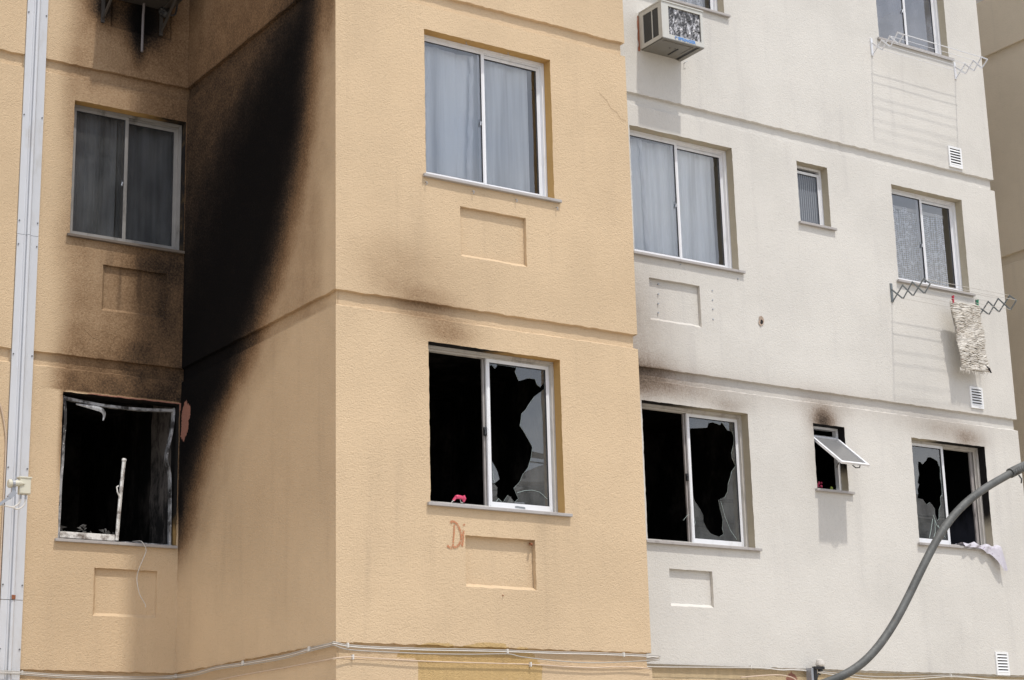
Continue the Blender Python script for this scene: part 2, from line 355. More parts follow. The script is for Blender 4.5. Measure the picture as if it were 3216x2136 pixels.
def soot_L(x, z):
    x2 = x+.09*noise.noise(Vector((x*1.5, z*1.2, 2)))
    h = sm((x2+1.36)/.34)
    if z < 2.37:
        return max(1.0*sm((x+.03)/.03)*sm((z-1.1)/.4), .5*sm((z-1.3)/.6)*gauss(x, 0, -1.09, 0, .03, 1))
    base = interp(z, [(2.37, .70), (2.55, .62), (2.78, .52), (3.1, .46), (3.6, .44), (3.8, .46), (4.9, .42), (5.06, .40), (5.4, .44), (5.9, .46), (6.2, .58), (7.5, .3)])
    cor = interp(z, [(2.37, .84), (2.8, .72), (3.5, .76), (4.6, .70), (5.1, .68), (5.4, .62), (7, .54)])
    s = lerp(base, cor, sm((x2+.85)/.85))*h
    s += .14*gauss(x, z, -.28, 3.62, .25, .12)+.10*gauss(x, z, -.19, 3.28, .06, .25)+.14*gauss(x, z, -.45, 2.80, .14, .1)
    s += .45*gauss(x, z, -.84, 6.0, .13, .16)+.70*gauss(x, z, -.45, 6.0, .2, .25)+.25*gauss(x, z, -.5, 5.7, .07, .2)
    if z < 2.75: s += .10*noise.noise(Vector((x*9, z*9, 1)))*h
    return min(s, 1.15)
def soot_A(x, z):
    s = .42*gauss(x, z, 1.02, 2.46, .30, .13)+.20*gauss(x, z, .84, 2.60, .30, .10)+.22*gauss(x, z, .80, 2.75, .34, .09)+.22*gauss(x, z, .52, 2.96, .45, .30)+.10*gauss(x, z, .9, 2.9, .8, .4)
    if 2.57 < z < 2.7: s += .07*gauss(x, 0, .82, 0, .45, 1)
    if abs(z-2.69) < .025: s += .10*gauss(x, 0, .85, 0, .5, 1)
    return s
def soot_W(x, z):
    s = .40*gauss(x, z, 3.40, 2.58, .70, .22)+.36*gauss(x, z, 3.3, 2.95, .80, .50)+.22*gauss(x, z, 3.3, 3.5, .65, .45)
    s += .24*gauss(x, z, 4.68, 2.42, .24, .08)+.16*gauss(x, z, 4.2, 2.52, .8, .16)+.58*gauss(x, z, 5.88, 2.38, .17, .15)+.17*gauss(x, z, 5.9, 2.50, .38, .26)
    s += .34*gauss(x, z, 7.93, 2.40, .28, .13)+.24*gauss(x, z, 7.5, 2.48, .55, .17)+.14*gauss(x, z, 5.68, 2.1, .12, .3)+.13*gauss(x, z, 5.0, 2.62, 2.2, .18)+.09*gauss(x, z, 6.9, 2.6, 1.6, .2)
    if abs(z-2.69) < .02: s += .16*gauss(x, 0, 3.2, 0, .8, 1)
    return s
def grime_A(x, z):
    return .30*gauss(x, z, 1.85, 1.0, .12, .5)+.32*gauss(x, z, .82, .7, .1, .45)+.28*gauss(x, z, .75, 3.4, .15, .5)+.15*gauss(x, z, 2.1, 3.4, .1, .4)+.10*(noise.noise(Vector((x*1.1, z*.7, 3)))+.2)
def grime_L(x, z):
    s = .9*sm((noise.noise(Vector((x*16, z*1.2, 1)))-.05)/.3)*gauss(x, z, -.5, 3.45, .42, .32) if z < 3.8 else 0
    return s+.14*gauss(x, z, -.6, .3, .5, .5)
def grime_W(x, z):
    return .22*gauss(x, z, 5.15, .9, .1, .7)+.2*gauss(x, z, 6.3, .9, .5, .8)+.16*gauss(x, z, 3.9, .3, .3, .5)+.10*(noise.noise(Vector((x*.8, z*.6, 9)))+.2)+.25*gauss(x, z, 4.47, 1.0, .07, .08)
def ochre_A(x, z):
    if z > .09 or x < .45 or x > 2: return 0.
    top = interp(x, [(.5, -.3), (.55, -.02), (.66, -.02), (.70, .01), (.79, .03), (.98, .04), (1.04, .005), (1.25, .045), (1.48, .05), (1.54, .0), (1.64, .03), (1.76, 0), (1.83, -.1), (1.95, -.3)])
    s = sm((top-z)/.03)
    if x < .69 and z < -.1: s = 0
    for cx, zt in ((1.47, -.17), (1.62, -.19)):
        if abs(x-cx) < .03*sm((zt-z)/.1+.1) and z < zt: s = 0
    if x > 1.77 and z < -.20: s = 0
    return s
def ochre_W(x, z): return 1. if z < -.004 else 0.
PEEL = [(2.778, 2.387), (2.757, 2.345), (2.708, 2.325), (2.682, 2.284), (2.691, 2.226), (2.725, 2.187), (2.722, 2.116), (2.76, 2.068), (2.802, 2.045), (2.817, 2.003), (2.845, 2.038), (2.893, 2.072), (2.879, 2.13), (2.876, 2.211), (2.881, 2.273), (2.841, 2.336), (2.818, 2.373)]
def polydist(x, z, P):
    ins = False; dm = 9
    for (a, b), (c, d) in zip(P, P[1:]+P[:1]):
        if (b > z) != (d > z) and x < (c-a)*(z-b)/(d-b)+a: ins = not ins
        t = max(0, min(1, ((x-a)*(c-a)+(z-b)*(d-b))/((c-a)**2+(d-b)**2))); dm = min(dm, math.hypot(x-a-t*(c-a), z-b-t*(d-b)))
    return dm if ins else -dm
def peel_B(y, z):
    if y < 2.5 or z < 1.9 or z > 2.5: return 0.
    return max(0, min(1,   .5+polydist(y, z, PEEL)*9))
def peel_L(x, z):
    return .9*sm((2.392-z)/.012)*sm((x+.93)/.1) if 2.3 < z < 2.41 and x > -1.0 else 0.
def peel_W(x, z): return .8*gauss(x, z, 5.27, -.1, .1, .09) if z < 0 else 0.
def zero(u, z): return 0.

def wob(u, z, seed):
    n = noise.noise
    return (.0045*n(Vector((u*13, z*13, seed)))+.002*n(Vector((u*40, z*40, seed))),
            .0045*n(Vector((u*13, z*13, seed+5)))+.0025*n(Vector((u*40, z*40, seed+5))),
            .003*n(Vector((u*2.5, z*2.5, seed+9))))

def wall(name, parent, mat, P, nrm, u0, u1, m0, m1, opens, recs, fns, seed, label, z0=GR, z1=TOP, step=.024, vis=(-.4, 7.9), belts=BELTS):
    """P(u)->(x,y); nrm outward 2D; opens (u0,u1,zb,zt); recs (u0,u1,zb,zt,depth)"""
    keys_u = [k for o in opens+[r[:4] for r in recs] for k in o[:2]]
    keys_z = [k for o in opens+[r[:4] for r in recs] for k in o[2:4]]
    us = lines(u0, u1, step, keys_u)
    zs = []
    rows = []
    lo = z0
    for L in list(belts)+[None]:
        hi = (L-.128) if L is not None else z1
        st = step if vis[0] < (lo+hi)/2 < vis[1] or (lo < vis[1] and hi > vis[0] and lo > -1) else .3
        rows += [(z, 0.) for z in lines(lo, hi, st, keys_z)]
        if L is not None:
            rows += [(L-.112, GD), (L-.085, GD), (L-.055, GD), (L-.028, GD), (L-.004, GD)]; lo = L
    mb = MB(); so, gr, oc, pe = [], [], [], []
    def vert(u, z, off, depth=0, ends=True):
        du, dz, dn = wob(u, z, seed); uu = u
        if ends and abs(u-u0) < 1e-6: uu = u0+m0*off; du = 0
        elif ends and abs(u-u1) < 1e-6: uu = u1-m1*off; du = 0
        if abs(off) > 0 or any(abs(z-b) < 1e-5 for b in belts): dz *= 1.6
        x, y = P(uu+du); d = off+depth-dn*(1 if ends and u0+1e-6 < u < u1-1e-6 else 0)
        zc = z-.001
        so.append(fns[0](u, z)); gr.append(fns[1](u, z)); oc.append(fns[2](u, z)); pe.append(fns[3](u, z))
        return (x-nrm[0]*d, y-nrm[1]*d, z+dz)
    nu = len(us); V = [vert(u, z, off) for z, off in rows for u in us]; F = []
    for i in range(len(rows)-1):
        zc = (rows[i][0]+rows[i+1][0])/2
        for j in range(nu-1):
            uc = (us[j]+us[j+1])/2
            if any(a < uc < b and c < zc < d for a, b, c, d in opens) or any(a < uc < b and c < zc < d for a, b, c, d, _ in recs): continue
            F.append((i*nu+j, i*nu+j+1, (i+1)*nu+j+1, (i+1)*nu+j))
    mb.add(V, F)
    for a, b, c, d, dep in recs:                  # blind recess: back sheet and four cheeks
        ru = [u for u in us if a-1e-6 <= u <= b+1e-6]; rz = [z for z, o in rows if c-1e-6 <= z <= d+1e-6]
        n = len(ru); V = [vert(u, z, 0, dep) for z in rz for u in ru]
        ins = lambda q: (q[0], q[1], q[2])
        mb.add(V, [(i*n+j, i*n+j+1, (i+1)*n+j+1, (i+1)*n+j) for i in range(len(rz)-1) for j in range(n-1)])
        ring = [(u, c) for u in ru]+[(b, z) for z in rz[1:]]+[(u, d) for u in ru[::-1][1:]]+[(a, z) for z in rz[::-1][1:-1]]
        bk = []
        for u, z in ring:
            q = vert(u, z, 0, dep*.98); bk.append((q[0]+(.026 if abs(u-a) < 1e-6 else 0), q[1], q[2]+(.028 if abs(z-c) < 1e-6 else 0)))
        for _ in ring: pass
        V = [vert(u, z, 0) for u, z in ring]
        V += bk; nb_ = len(ring); so[-2*nb_:] = so[-nb_:]*2; gr[-2*nb_:] = gr[-nb_:]*2; oc[-2*nb_:] = oc[-nb_:]*2; pe[-2*nb_:] = pe[-nb_:]*2; n = nb_
        mb.add(V, [(i, (i+1) % n, n+(i+1) % n, n+i) for i in range(n)])
    mb.at = {'soot': so, 'grime': gr, 'ochre': oc, 'peel': pe}
    o = mb.build(name, mat, parent, label=label, fixn=False)
    rings = []
    for a, b, c, d in opens:
        ru = [u for u in us if a-1e-6 <= u <= b+1e-6]; rz = [z for z, o_ in rows if c-1e-6 <= z <= d+1e-6]
        ring = [(u, c) for u in ru]+[(b, z) for z in rz[1:]]+[(u, d) for u in ru[::-1][1:]]+[(a, z) for z in rz[::-1][1:-1]]
        rings.append(ring)
    def revealmesh(ring, matn, win, sootf, thick=.15):
        q = MB(); s2 = []; n = len(ring)
        for dep in (0, .03, REV, thick):
            for u, z in ring:
                du, dz, dn = wob(u, z, seed); k = max(0, 1-dep/.05)
                if 0 < k < 1: k *= .5
                x, y = P(u+du*k); dd = dep-dn*(1 if dep == 0 else k); q.v.append((x-nrm[0]*dd, y-nrm[1]*dd, z+dz*k)); s2.append(sootf(u, z, dep))
        for r in range(3): q.f += [(r*n+i, r*n+(i+1) % n, (r+1)*n+(i+1) % n, (r+1)*n+i) for i in range(n)]
        q.mi = [0]*len(q.f); q.at = {'soot': s2}
        return q.build('reveal', matn, win, fixn=False)
    return o, rings, revealmesh

# ------------------------------------------------------------------ ground, road
g = MB(); g.add([(-400, -400, GR), (400, -400, GR), (400, 400, GR), (-400, 400, GR)], [(0, 1, 2, 3)]).build('ground', 'concrete_ground', kind='structure')
g = MB(); g.add([(-200, -22, GR+.004), (200, -22, GR+.004), (200, -15.5, GR+.004), (-200, -15.5, GR+.004)], [(0, 1, 2, 3)]).build('road', 'asphalt', kind='structure')

# ------------------------------------------------------------------ building
bld = thing('apartment_building', (0, 0, GR), 'yellow and white stuccoed apartment block with fire soot above its broken lower windows', 'apartment building')
AO = [(.829, 2.100, 1.094, 2.382), (.829, 2.099, 3.780, 5.058), (.829, 2.1, 6.48, 7.76)]
AR = [(1.139, 1.799, .457, .860, .045), (1.150, 1.798, 3.138, 3.564, .035), (1.15, 1.8, 5.86, 6.28, .035)]
LO = [(-1.090, -.016, 1.096, 2.369), (-1.085, -.008, 3.794, 5.058), (-1.088, -.012, 6.48, 7.76)]
LR = [(-.759, -.188, .461, .868, .03), (-.770, -.165, 3.141, 3.561, .03), (-.775, -.175, 5.84, 6.26, .03)]
WO = [(3.626, 4.896, 1.094, 2.380), (3.625, 4.895, 3.795, 5.059), (3.64, 4.90, 6.49, 7.76),
      (5.727, 6.146, 1.724, 2.369), (5.748, 6.167, 4.436, 5.086), (5.76, 6.18, 7.13, 7.77),
      (7.068, 8.140, 1.280, 2.353), (7.076, 8.135, 4.018, 5.071), (7.08, 8.145, 6.729, 7.77)]
WR = [(3.856, 4.356, .519, .852, .035), (3.777, 4.385, 3.161, 3.570, .035)]
wA = wall('front_wall', bld, 'yellow_stucco', lambda u: (u, 0), (0, -1), 0, XF, 1, 1, AO, AR, (soot_A, grime_A, ochre_A, zero), 1.3, 'projecting yellow front wall with two windows and two blind recesses')
wB = wall('side_wall', bld, 'yellow_stucco', lambda u: (0, u), (-1, 0), 0, D, 1, -1, [], [], (soot_B, zero, zero, peel_B), 4.7, 'side wall blackened by a broad diagonal plume of soot')
wL = wall('recessed_wall', bld, 'yellow_stucco', lambda u: (u, D), (0, -1), -1.37, 0, 0, -1, LO, LR, (soot_L, grime_L, zero, peel_L), 8.1, 'recessed yellow wall in the corner, brown with smoke')
wW = wall('white_wall', bld, 'white_stucco', lambda u: (u, E), (0, -1), XF, XE, -1, 1, WO, WR, (soot_W, grime_W, ochre_W, peel_W), 12.9, 'set back white wall with nine windows')
wall('left_wall', bld, 'yellow_stucco', lambda u: (u, D), (0, -1), -7.5, -1.56, 0, 0, [], [], (zero, zero, zero, zero), 15.5, 'yellow wall left of the metal cover strip', step=.06)
m = MB(); m.box(-7.5, XE-.001, 9.8, 10, GR, TOP); m.box(XF-.2, XF-.06, .06, E-.002, GR, TOP)
m.box(XE-.2, XE-.06, E+.30, 10, GR, TOP); m.box(-7.5, -7.3, D+.02, 10, GR, TOP); m.box(-1.56, -1.37, D+.02, D+.1, GR, TOP)
m.build('outer_wall', 'neighbour_stucco', bld)
# east return wall with the belt grooves so that the outline at the corner is right
wall('return_wall', bld, 'white_stucco', lambda u: (XE, u), (1, 0), E, 4.0, 1, 0, [], [], (zero, zero, ochre_W, zero), 20.2, None, step=.06)
wall('return_wall', bld, 'yellow_stucco', lambda u: (XF, u), (1, 0), 0, E, 1, -1, [], [], (zero, zero, zero, zero), 21.2, None, step=.06)
r = MB(); r.box(-7.6, -.1, D-.0, 10.1, TOP+.002, TOP+.2); r.box(-.098, XF+.05, -.05, 10.1, TOP+.002, TOP+.2); r.box(XF+.052, XE+.05, E-.05, 10.1, TOP+.002, TOP+.2); r.build('roof', 'pole_concrete', bld)
# ------------------------------------------------------------------ windows
def hand(mb, x, y, z):
    mb.box(x-.012, x+.012, y-.022, y-.004, z-.035, z+.035, bev=.004); mb.tube([(x, y-.02, z+.01), (x-.012, y-.045, z+.0), (x-.02, y-.05, z-.035)], .007, 6)
def sash(win, x0, x1, y, z0, z1, mat='white_aluminium', st=.032, rail=.042, label=None, top=.028):
    top = min(top, rail)
    m = MB(); d = .022
    for a, b in ((x0, x0+st), (x1-st, x1)): m.box(a, b, y, y+d, z0, z1); m.box(a+.010, b-.010, y-.003, y-.0005, z0+.01, z1-.01)
    m.box(x0+st+.0005, x1-st-.0005, y, y+d, z0, z0+rail); m.box(x0+st+.0005, x1-st-.0005, y, y+d, z1-top, z1)
    o = m.build('sash', mat, win, label=label)
    s = MB(); a, b, c, e = x0+st, x1-st, z0+rail, z1-top; t = .005; yy = y+.002
    s.box(a, a+t, yy, yy+.008, c, e); s.box(b-t, b, yy, yy+.008, c, e); s.box(a+t, b-t, yy, yy+.008, c, c+t*.6); s.box(a+t, b-t, yy, yy+.008, e-t, e)
    s.build('seal', 'rubber_seal', win)
    return (a, b, y+.011, c, e)
def pane(win, r, mat='clear_glass', label=None):
    a, b, y, c, d = r; m = MB(); m.add([(a, y, c), (b, y, c), (b, y, d), (a, y, d)], [(0, 1, 2, 3)]); return m.build('pane', mat, win, label=label, fixn=False)
def broken(win, r, hole, mat, label):
    a, b, y, c, d = r; outer = [(a, c), (b, c), (b, d), (a, d)]
    hole = [(max(a+.003, min(b-.003, x)), max(c+.003, min(d-.003, z))) for x, z in hole]
    tri = tessellate_polygon([[Vector((x, z, 0)) for x, z in outer], [Vector((x, z, 0)) for x, z in hole]])
    P = outer+hole; m = MB(); m.add([(x, y, z) for x, z in P], [tuple(t) for t in tri])
    n = len(hole)
    m.add([(x, y, z) for x, z in hole]+[(x, y+.004, z) for x, z in hole], [(i, (i+1) % n, n+(i+1) % n, n+i) for i in range(n)], 1)
    return m.build('pane', [mat, 'glass_edge'], win, label=label, fixn=False)
def crack(win, pts, y, r=.0012):
    return MB().tube([(x, y, z) for x, z in pts], r, 5).build('crack', 'glass_edge', win)
def sill(win, xl, xr, zb, yw, ext=(.035, .055), mat='granite'):
    m = MB(); m.box(xl-ext[0], xr+ext[1], yw-.034, yw-.004, zb-.026, zb-.001, bev=.003); m.box(xl+.002, xr-.002, yw-.006, yw+.11, zb-.0255, zb+.001)
    return m.build('sill', mat, win)
def frame(parent, xl, xr, yw, zb, zt, mat='white_aluminium', label=None, depth=.075, track=True):
    y0 = yw+REV; y1 = y0+depth; m = MB(); J = .027; H = .024; B = .026
    m.box(xl, xl+J, y0, y1, zb+.001, zt); m.box(xr-J, xr, y0, y1, zb+.001, zt); m.box(xl+J, xr-J, y0, y1, zt-H, zt)
    m.box(xl+J, xr-J, y0, y1, zb+.001, zb+B)
    if track:
        for yy in (y0+.0305, y0+.066): m.box(xl+J, xr-J, yy, yy+.003, zb+B, zb+B+.012); m.box(xl+J, xr-J, yy, yy+.003, zt-H-.014, zt-H); m.box(xr-J-.014, xr-J, yy, yy+.003, zb+B+.012, zt-H-.014)
    m.box(xl+.002, xr-.002, y0-.004, y0-.0005, zt-.010, zt-.002); m.box(xr-.010, xr-.002, y0-.004, y0-.0005, zb+.02, zt-.017)
    o = m.build('window', mat, parent, label=label)
    return o, (xl+J, xr-J, y0, zb+B, zt-H)
def room(win, xl, xr, yw, zb, zt, mat, depth=2.6, ex=.6, zf=None, exr=None):
    x0, x1, y0, y1 = xl-ex, xr+(ex if exr is None else exr), yw+.16, yw+depth; z0 = zb-1.0; z1 = zt+.22
    m = MB(); V = [(x, y, z) for z in (z0, z1) for y in (y0, y1) for x in (x0, x1)]
    m.add(V, [(0, 1, 3, 2), (4, 6, 7, 5), (2, 3, 7, 6), (0, 2, 6, 4), (1, 5, 7, 3)])
    # inner face of the facade wall, around the opening
    for a, b, c, d in ((x0, xl, z0, z1), (xr, x1, z0, z1), (xl, xr, z0, zb), (xl, xr, zt, z1)):
        if b-a > .001: m.box(a, b, y0-.01, y0, c, d)
    return m.build('room', mat, win, fixn=False)
def curtain(xl, xr, y, zb, zt, mat, label, amp=.018, folds=9, seed=0, group=None, scallop=False, strip=None):
    t = thing('curtain', (xl, y, zb), label, 'curtain', group); n = 160; rows = 9; m = MB(); V = []
    for i in range(rows):
        v = i/(rows-1)
        for j in range(n):
            u = j/(n-1); k = noise.noise(Vector((u*folds, v*.6+seed, seed)))+.5*noise.noise(Vector((u*folds*2.7, v*.4, seed+3)))
            z = lerp(zb, zt, v)
            if scallop and i == 0: z += .035*abs(math.sin(u*math.pi*7))-.01
            V.append((lerp(xl, xr, u)+.01*k, y+amp*2*k, z))
    m.add(V, [(i*n+j, i*n+j+1, (i+1)*n+j+1, (i+1)*n+j) for i in range(rows-1) for j in range(n-1)])
    m.build('fabric', mat, t, smooth=True, fixn=False)
    if strip:
        m = MB(); V = []; rr = 26; cc = 5
        for i in range(rr):
            v = i/(rr-1); xc = interp(v, strip); wd = .035*(1-.35*v)+.006*math.sin(i*1.9)
            for j in range(cc):
                u = j/(cc-1)-.5; V.append((xc+u*wd*1.6+.004*math.sin(i*.9), y-.045-.012*math.cos(u*5)+.006*math.sin(i*1.3+j), lerp(zb, zt-.02, v)))
        m.add(V, [(i*cc+j, i*cc+j+1, (i+1)*cc+j+1, (i+1)*cc+j) for i in range(rr-1) for j in range(cc-1)])
        m.build('folded_edge', 'white_cloth', t, smooth=True, fixn=False)
    return t
CG = 'curtains behind the windows'
def slider(yw, o, idx, rings, rmat, sootf, label, glassm='clear_glass', roomm='room_light', fr='white_aluminium', exr=None, room_depth=2.6):
    xl, xr, zb, zt = o
    win, (a, b, y0, c, d) = frame(bld, xl, xr, yw, zb, zt, fr, label); mid = (a+b)/2
    rings[2](rings[1][idx], rmat, win, sootf); sill(win, xl, xr, zb, yw, **({'ext': (.03, .0), 'mat': 'sooty_granite'} if yw == D else {}))
    r1 = sash(win, a+.001, mid+.019, y0+.006, c+.001, d-.001, fr); pane(win, r1, glassm)
    r2 = sash(win, mid-.019, b-.001, y0+.036, c+.012, d-.016, fr); pane(win, r2, glassm)
    h = MB(); hand(h, mid-.004+.02-.03, y0+.05, (zb+zt)/2-.03); h.build('handle', 'grey_steel', win)
    room(win, xl, xr, yw, zb, zt, roomm, exr=exr, depth=room_depth)
    return win, mid
nos = lambda u, z, d: 0.
# --- upper front window
win, _ = slider(0, AO[1], 1, wA, 'ochre_reveal', nos, 'white sliding window with closed sheer curtains in the yellow front wall', exr=.55)
for x in (.82, 1.27, 1.696, 2.111): MB().tube([(x, -.001, 3.712), (x, -.022, 3.71), (x+.004, -.027, 3.695), (x-.004, -.018, 3.685)], .0035, 6).build('hook', 'grey_steel', win)
for x in (1.27, 1.694): MB().tube([(x, .045, 5.062), (x, .045, 5.035), (x+.006, .035, 5.028)], .003, 6).build('hook', 'grey_steel', win)
curtain(.80, 1.995, .215, 3.80, 5.02, 'sheer_cloth', 'sheer curtain in the upper window of the yellow front wall', seed=2, group=CG, strip=[(0, 1.355), (.5, 1.385), (.8, 1.40), (1, 1.405)])
slider(0, AO[2], 2, wA, 'ochre_reveal', nos, 'top floor window of the yellow front wall', exr=.55)
# --- lower front window, broken
W2HOLE = [(1.486, 2.281), (1.513, 2.303), (1.546, 2.271), (1.571, 2.308), (1.76, 2.306), (1.741, 2.27), (1.778, 2.195), (1.875, 2.228), (1.943, 2.228), (1.958, 2.184), (1.991, 2.167), (2.042, 2.215), (2.04, 2.156), (1.932, 2.082), (1.867, 2.002), (1.841, 1.963), (1.797, 1.922), (1.789, 1.869), (1.776, 1.821), (1.811, 1.778), (1.858, 1.71), (1.895, 1.652), (1.877, 1.557), (1.844, 1.472), (1.793, 1.417), (1.761, 1.353), (1.701, 1.298), (1.724, 1.249), (1.744, 1.215), (1.707, 1.182), (1.643, 1.236), (1.593, 1.174), (1.535, 1.21), (1.541, 1.29), (1.511, 1.318), (1.563, 1.358), (1.547, 1.417), (1.513, 1.475), (1.484, 1.508), (1.489, 1.932)]
R1HOLE = [(4.148, 2.255), (4.16, 2.271), (4.225, 2.237), (4.286, 2.203), (4.503, 2.232), (4.523, 2.279), (4.58, 2.291), (4.668, 2.274), (4.686, 2.308), (4.754, 2.231), (4.811, 2.224), (4.831, 2.168), (4.818, 2.103), (4.787, 2.011), (4.792, 1.96), (4.831, 1.894), (4.774, 1.832), (4.754, 1.774), (4.725, 1.715), (4.712, 1.638), (4.676, 1.585), (4.596, 1.548), (4.611, 1.468), (4.636, 1.37), (4.622, 1.282), (4.635, 1.234), (4.585, 1.203), (4.53, 1.215), (4.475, 1.23), (4.431, 1.276), (4.4, 1.33), (4.399, 1.391), (4.364, 1.45), (4.305, 1.52), (4.248, 1.603), (4.198, 1.673), (4.173, 1.782), (4.164, 1.881), (4.134, 1.978)]
R2HOLE = [(7.259, 2.139), (7.296, 2.142), (7.322, 2.118), (7.379, 2.165), (7.405, 2.199), (7.449, 2.203), (7.499, 2.186), (7.545, 2.17), (7.56, 2.124), (7.575, 2.11), (7.565, 1.991), (7.575, 1.929), (7.57, 1.823), (7.54, 1.788), (7.539, 1.715), (7.505, 1.66), (7.491, 1.565), (7.467, 1.547), (7.444, 1.603), (7.445, 1.666), (7.413, 1.705), (7.379, 1.729), (7.332, 1.7), (7.28, 1.753), (7.208, 1.758), (7.221, 1.806), (7.218, 1.848), (7.246, 1.902), (7.227, 1.921), (7.258, 2.008), (7.251, 2.07)]
def headsoot(x0, x1, full=.9):
    def f(u, z, d): return full*(1-sm((u-x0)/(x1-x0)))*sm((z-1.9)/.45)+(0 if d < .02 else 0)
    return f
def open_left(yw, o, idx, rings, rmat, sootf, label, hole, crk, plabel, roomm='burnt_room'):
    xl, xr, zb, zt = o; win, (a, b, y0, c, d) = frame(bld, xl, xr, yw, zb, zt, 'smoked_aluminium', label); mid = (a+b)/2
    rings[2](rings[1][idx], rmat, win, sootf); sill(win, xl, xr, zb, yw)
    r = sash(win, mid-.014, b-.001, y0+.030, c+.006, d-.014); broken(win, r, hole, 'dirty_glass', plabel)
    for k in crk: crack(win, k, r[2]-.002)
    s = MB(); s.box(mid-.036, mid-.016, y0+.056, y0+.074, c+.001, d-.014); s.build('inner_stile', 'sooty_aluminium', win)
    h = MB(); hand(h, mid-.030, y0+.056, (zb+zt)/2); h.build('handle', 'black_plastic', win)
    room(win, xl, xr, yw, zb, zt, roomm, exr=.55)
    return win
winF = open_left(0, AO[0], 0, wA, 'ochre_reveal', headsoot(1.05, 1.95), 'white window of the yellow front wall, left half open, right pane shattered', W2HOLE,
    [[(1.728, 1.259), (1.807, 1.284), (1.88, 1.293), (1.953, 1.282), (2.025, 1.231)], [(1.50, 1.42), (1.503, 1.36), (1.515, 1.33)], [(1.51, 1.155), (1.55, 1.20), (1.575, 1.175)]], 'shattered glass pane with a tall jagged hole')
m = MB(); m.add([(1.700, .125, 1.135), (1.80, .125, 1.13), (1.795, .132, 1.185), (1.70, .132, 1.18)], [(0, 1, 2, 3)]); m.add([(1.62, .128, 1.165), (1.66, .128, 1.225), (1.69, .128, 1.165)], [(0, 1, 2)])
m.build('glass_shard', 'dirty_glass', winF, fixn=False)
# --- white wall windows
winG = open_left(E, WO[0], 0, wW, 'beige_reveal', headsoot(3.7, 4.75, .8), 'white window beside the yellow corner, left half open, right pane shattered', R1HOLE,
    [[(4.62, 1.54), (4.66, 1.40), (4.72, 1.27), (4.79, 1.19)], [(4.16, 1.33), (4.21, 1.38), (4.28, 1.40), (4.30, 1.32), (4.26, 1.22), (4.255, 1.17)]], 'shattered glass pane with a head shaped hole')
slider(E, WO[1], 1, wW, 'beige_reveal', nos, 'white sliding window with pale curtains beside the yellow corner')
curtain(3.55, 4.80, E+.215, 3.80, 5.03, 'sheer_cloth', 'sheer curtain in the middle window beside the yellow corner', seed=5, group=CG, strip=[(0, 3.93), (.5, 3.91), (1, 3.885)], folds=12)
slider(E, WO[2], 2, wW, 'beige_reveal', nos, 'top floor window above the air conditioner')
curtain(3.55, 4.80, E+.215, 6.50, 7.7, 'lace_cloth', 'lace curtain in the window above the air conditioner', seed=6, group=CG, folds=12)
slider(E, WO[7], 7, wW, 'beige_reveal', nos, 'white sliding window with a lace curtain above the drying rug')
curtain(7.02, 8.04, E+.205, 4.03, 4.93, 'lace_cloth', 'white lace curtain behind the window over the grey clothes rack', seed=8, group=CG, folds=9, scallop=True)
t = MB(); t.box(7.02, 8.05, E+.20, E+.215, 4.90, 4.935); t.build('curtain_rod', 'rod', bld)
winT, _ = slider(E, WO[8], 8, wW, 'beige_reveal', nos, 'bare white sliding window behind the white clothes rack', room_depth=3.2, glassm='brightened_glass')
for i in range(9):
    m = MB(); x = 6.3+i*.32; m.box(x+.004, x+.316, E+.18, E+3.1, 7.80, 7.815, bev=.003); m.build('ceiling_board', 'ceiling_board', winT)
# burnt kitchen window (right)
xl, xr, zb, zt = WO[6]
win, (a, b, y0, c, d) = frame(bld, xl, xr, E, zb, zt, 'smoked_aluminium', 'sooty white window behind the curved lamp arm, left pane shattered, right half open'); mid = (a+b)/2
wW[2](wW[1][6], 'beige_reveal', win, lambda u, z, dd: max(.95*sm((u-7.4)/.5)*sm((z-1.35)/.5), .9*sm((u-7.2)/.5)*sm((z-2.2)/.1)))
sill(win, xl, xr, zb, E); r = sash(win, a+.001, mid+.019, y0+.006, c+.001, d-.001); broken(win, r, R2HOLE, 'dirty_glass', 'shattered glass pane')
for k in ([(7.41, 1.60), (7.45, 1.50), (7.52, 1.44)], [(7.40, 1.56), (7.36, 1.44), (7.33, 1.36)], [(7.43, 1.55), (7.42, 1.42), (7.38, 1.35)], [(7.47, 1.50), (7.50, 1.42), (7.56, 1.38)]): crack(win, k, r[2]-.002, .0018)
s = MB(); s.box(mid+.021, mid+.038, y0+.041, y0+.058, c+.001, d-.014); s.box(b-.06, b-.025, y0+.041, y0+.058, c+.001, d-.014); s.build('inner_stile', 'sooty_aluminium', win)
room(win, xl, xr, E, zb, zt, 'scorched_room', exr=.2, depth=2.0)
# small bathroom windows
def small(o, idx, label, closed, sootf, rm):
    xl, xr, zb, zt = o; win, (a, b, y0, c, d) = frame(bld, xl, xr, E, zb, zt, 'white_aluminium', label, depth=.05, track=False)
    wW[2](wW[1][idx], 'beige_reveal', win, sootf); sill(win, xl, xr, zb, E, (.03, .05))
    if closed: pane(win, sash(win, a+.001, b-.001, y0+.004, c+.001, d-.03, st=.028, rail=.028), 'ribbed_pane')
    else: room(win, xl, xr, E, zb, zt, rm, ex=.4)
    return win, (a, b, y0, c, d)
small(WO[4], 4, 'small closed white window with ribbed glass', True, nos, None)
small(WO[5], 5, 'small top floor window', True, nos, None)
win, (a, b, y0, c, d) = small(WO[3], 3, 'small burnt bathroom window with its tilted sash pushed outward', False, lambda u, z, dd: .95*sm((z-1.78)/.35), 'burnt_room')
P0 = Vector((0, E+.085, 2.262)); P1 = Vector((0, E-.325, 1.925)); t = (P1-P0).normalized(); nn = Vector((0, -t.z, t.y)) if t.y < 0 else Vector((0, t.z, -t.y))
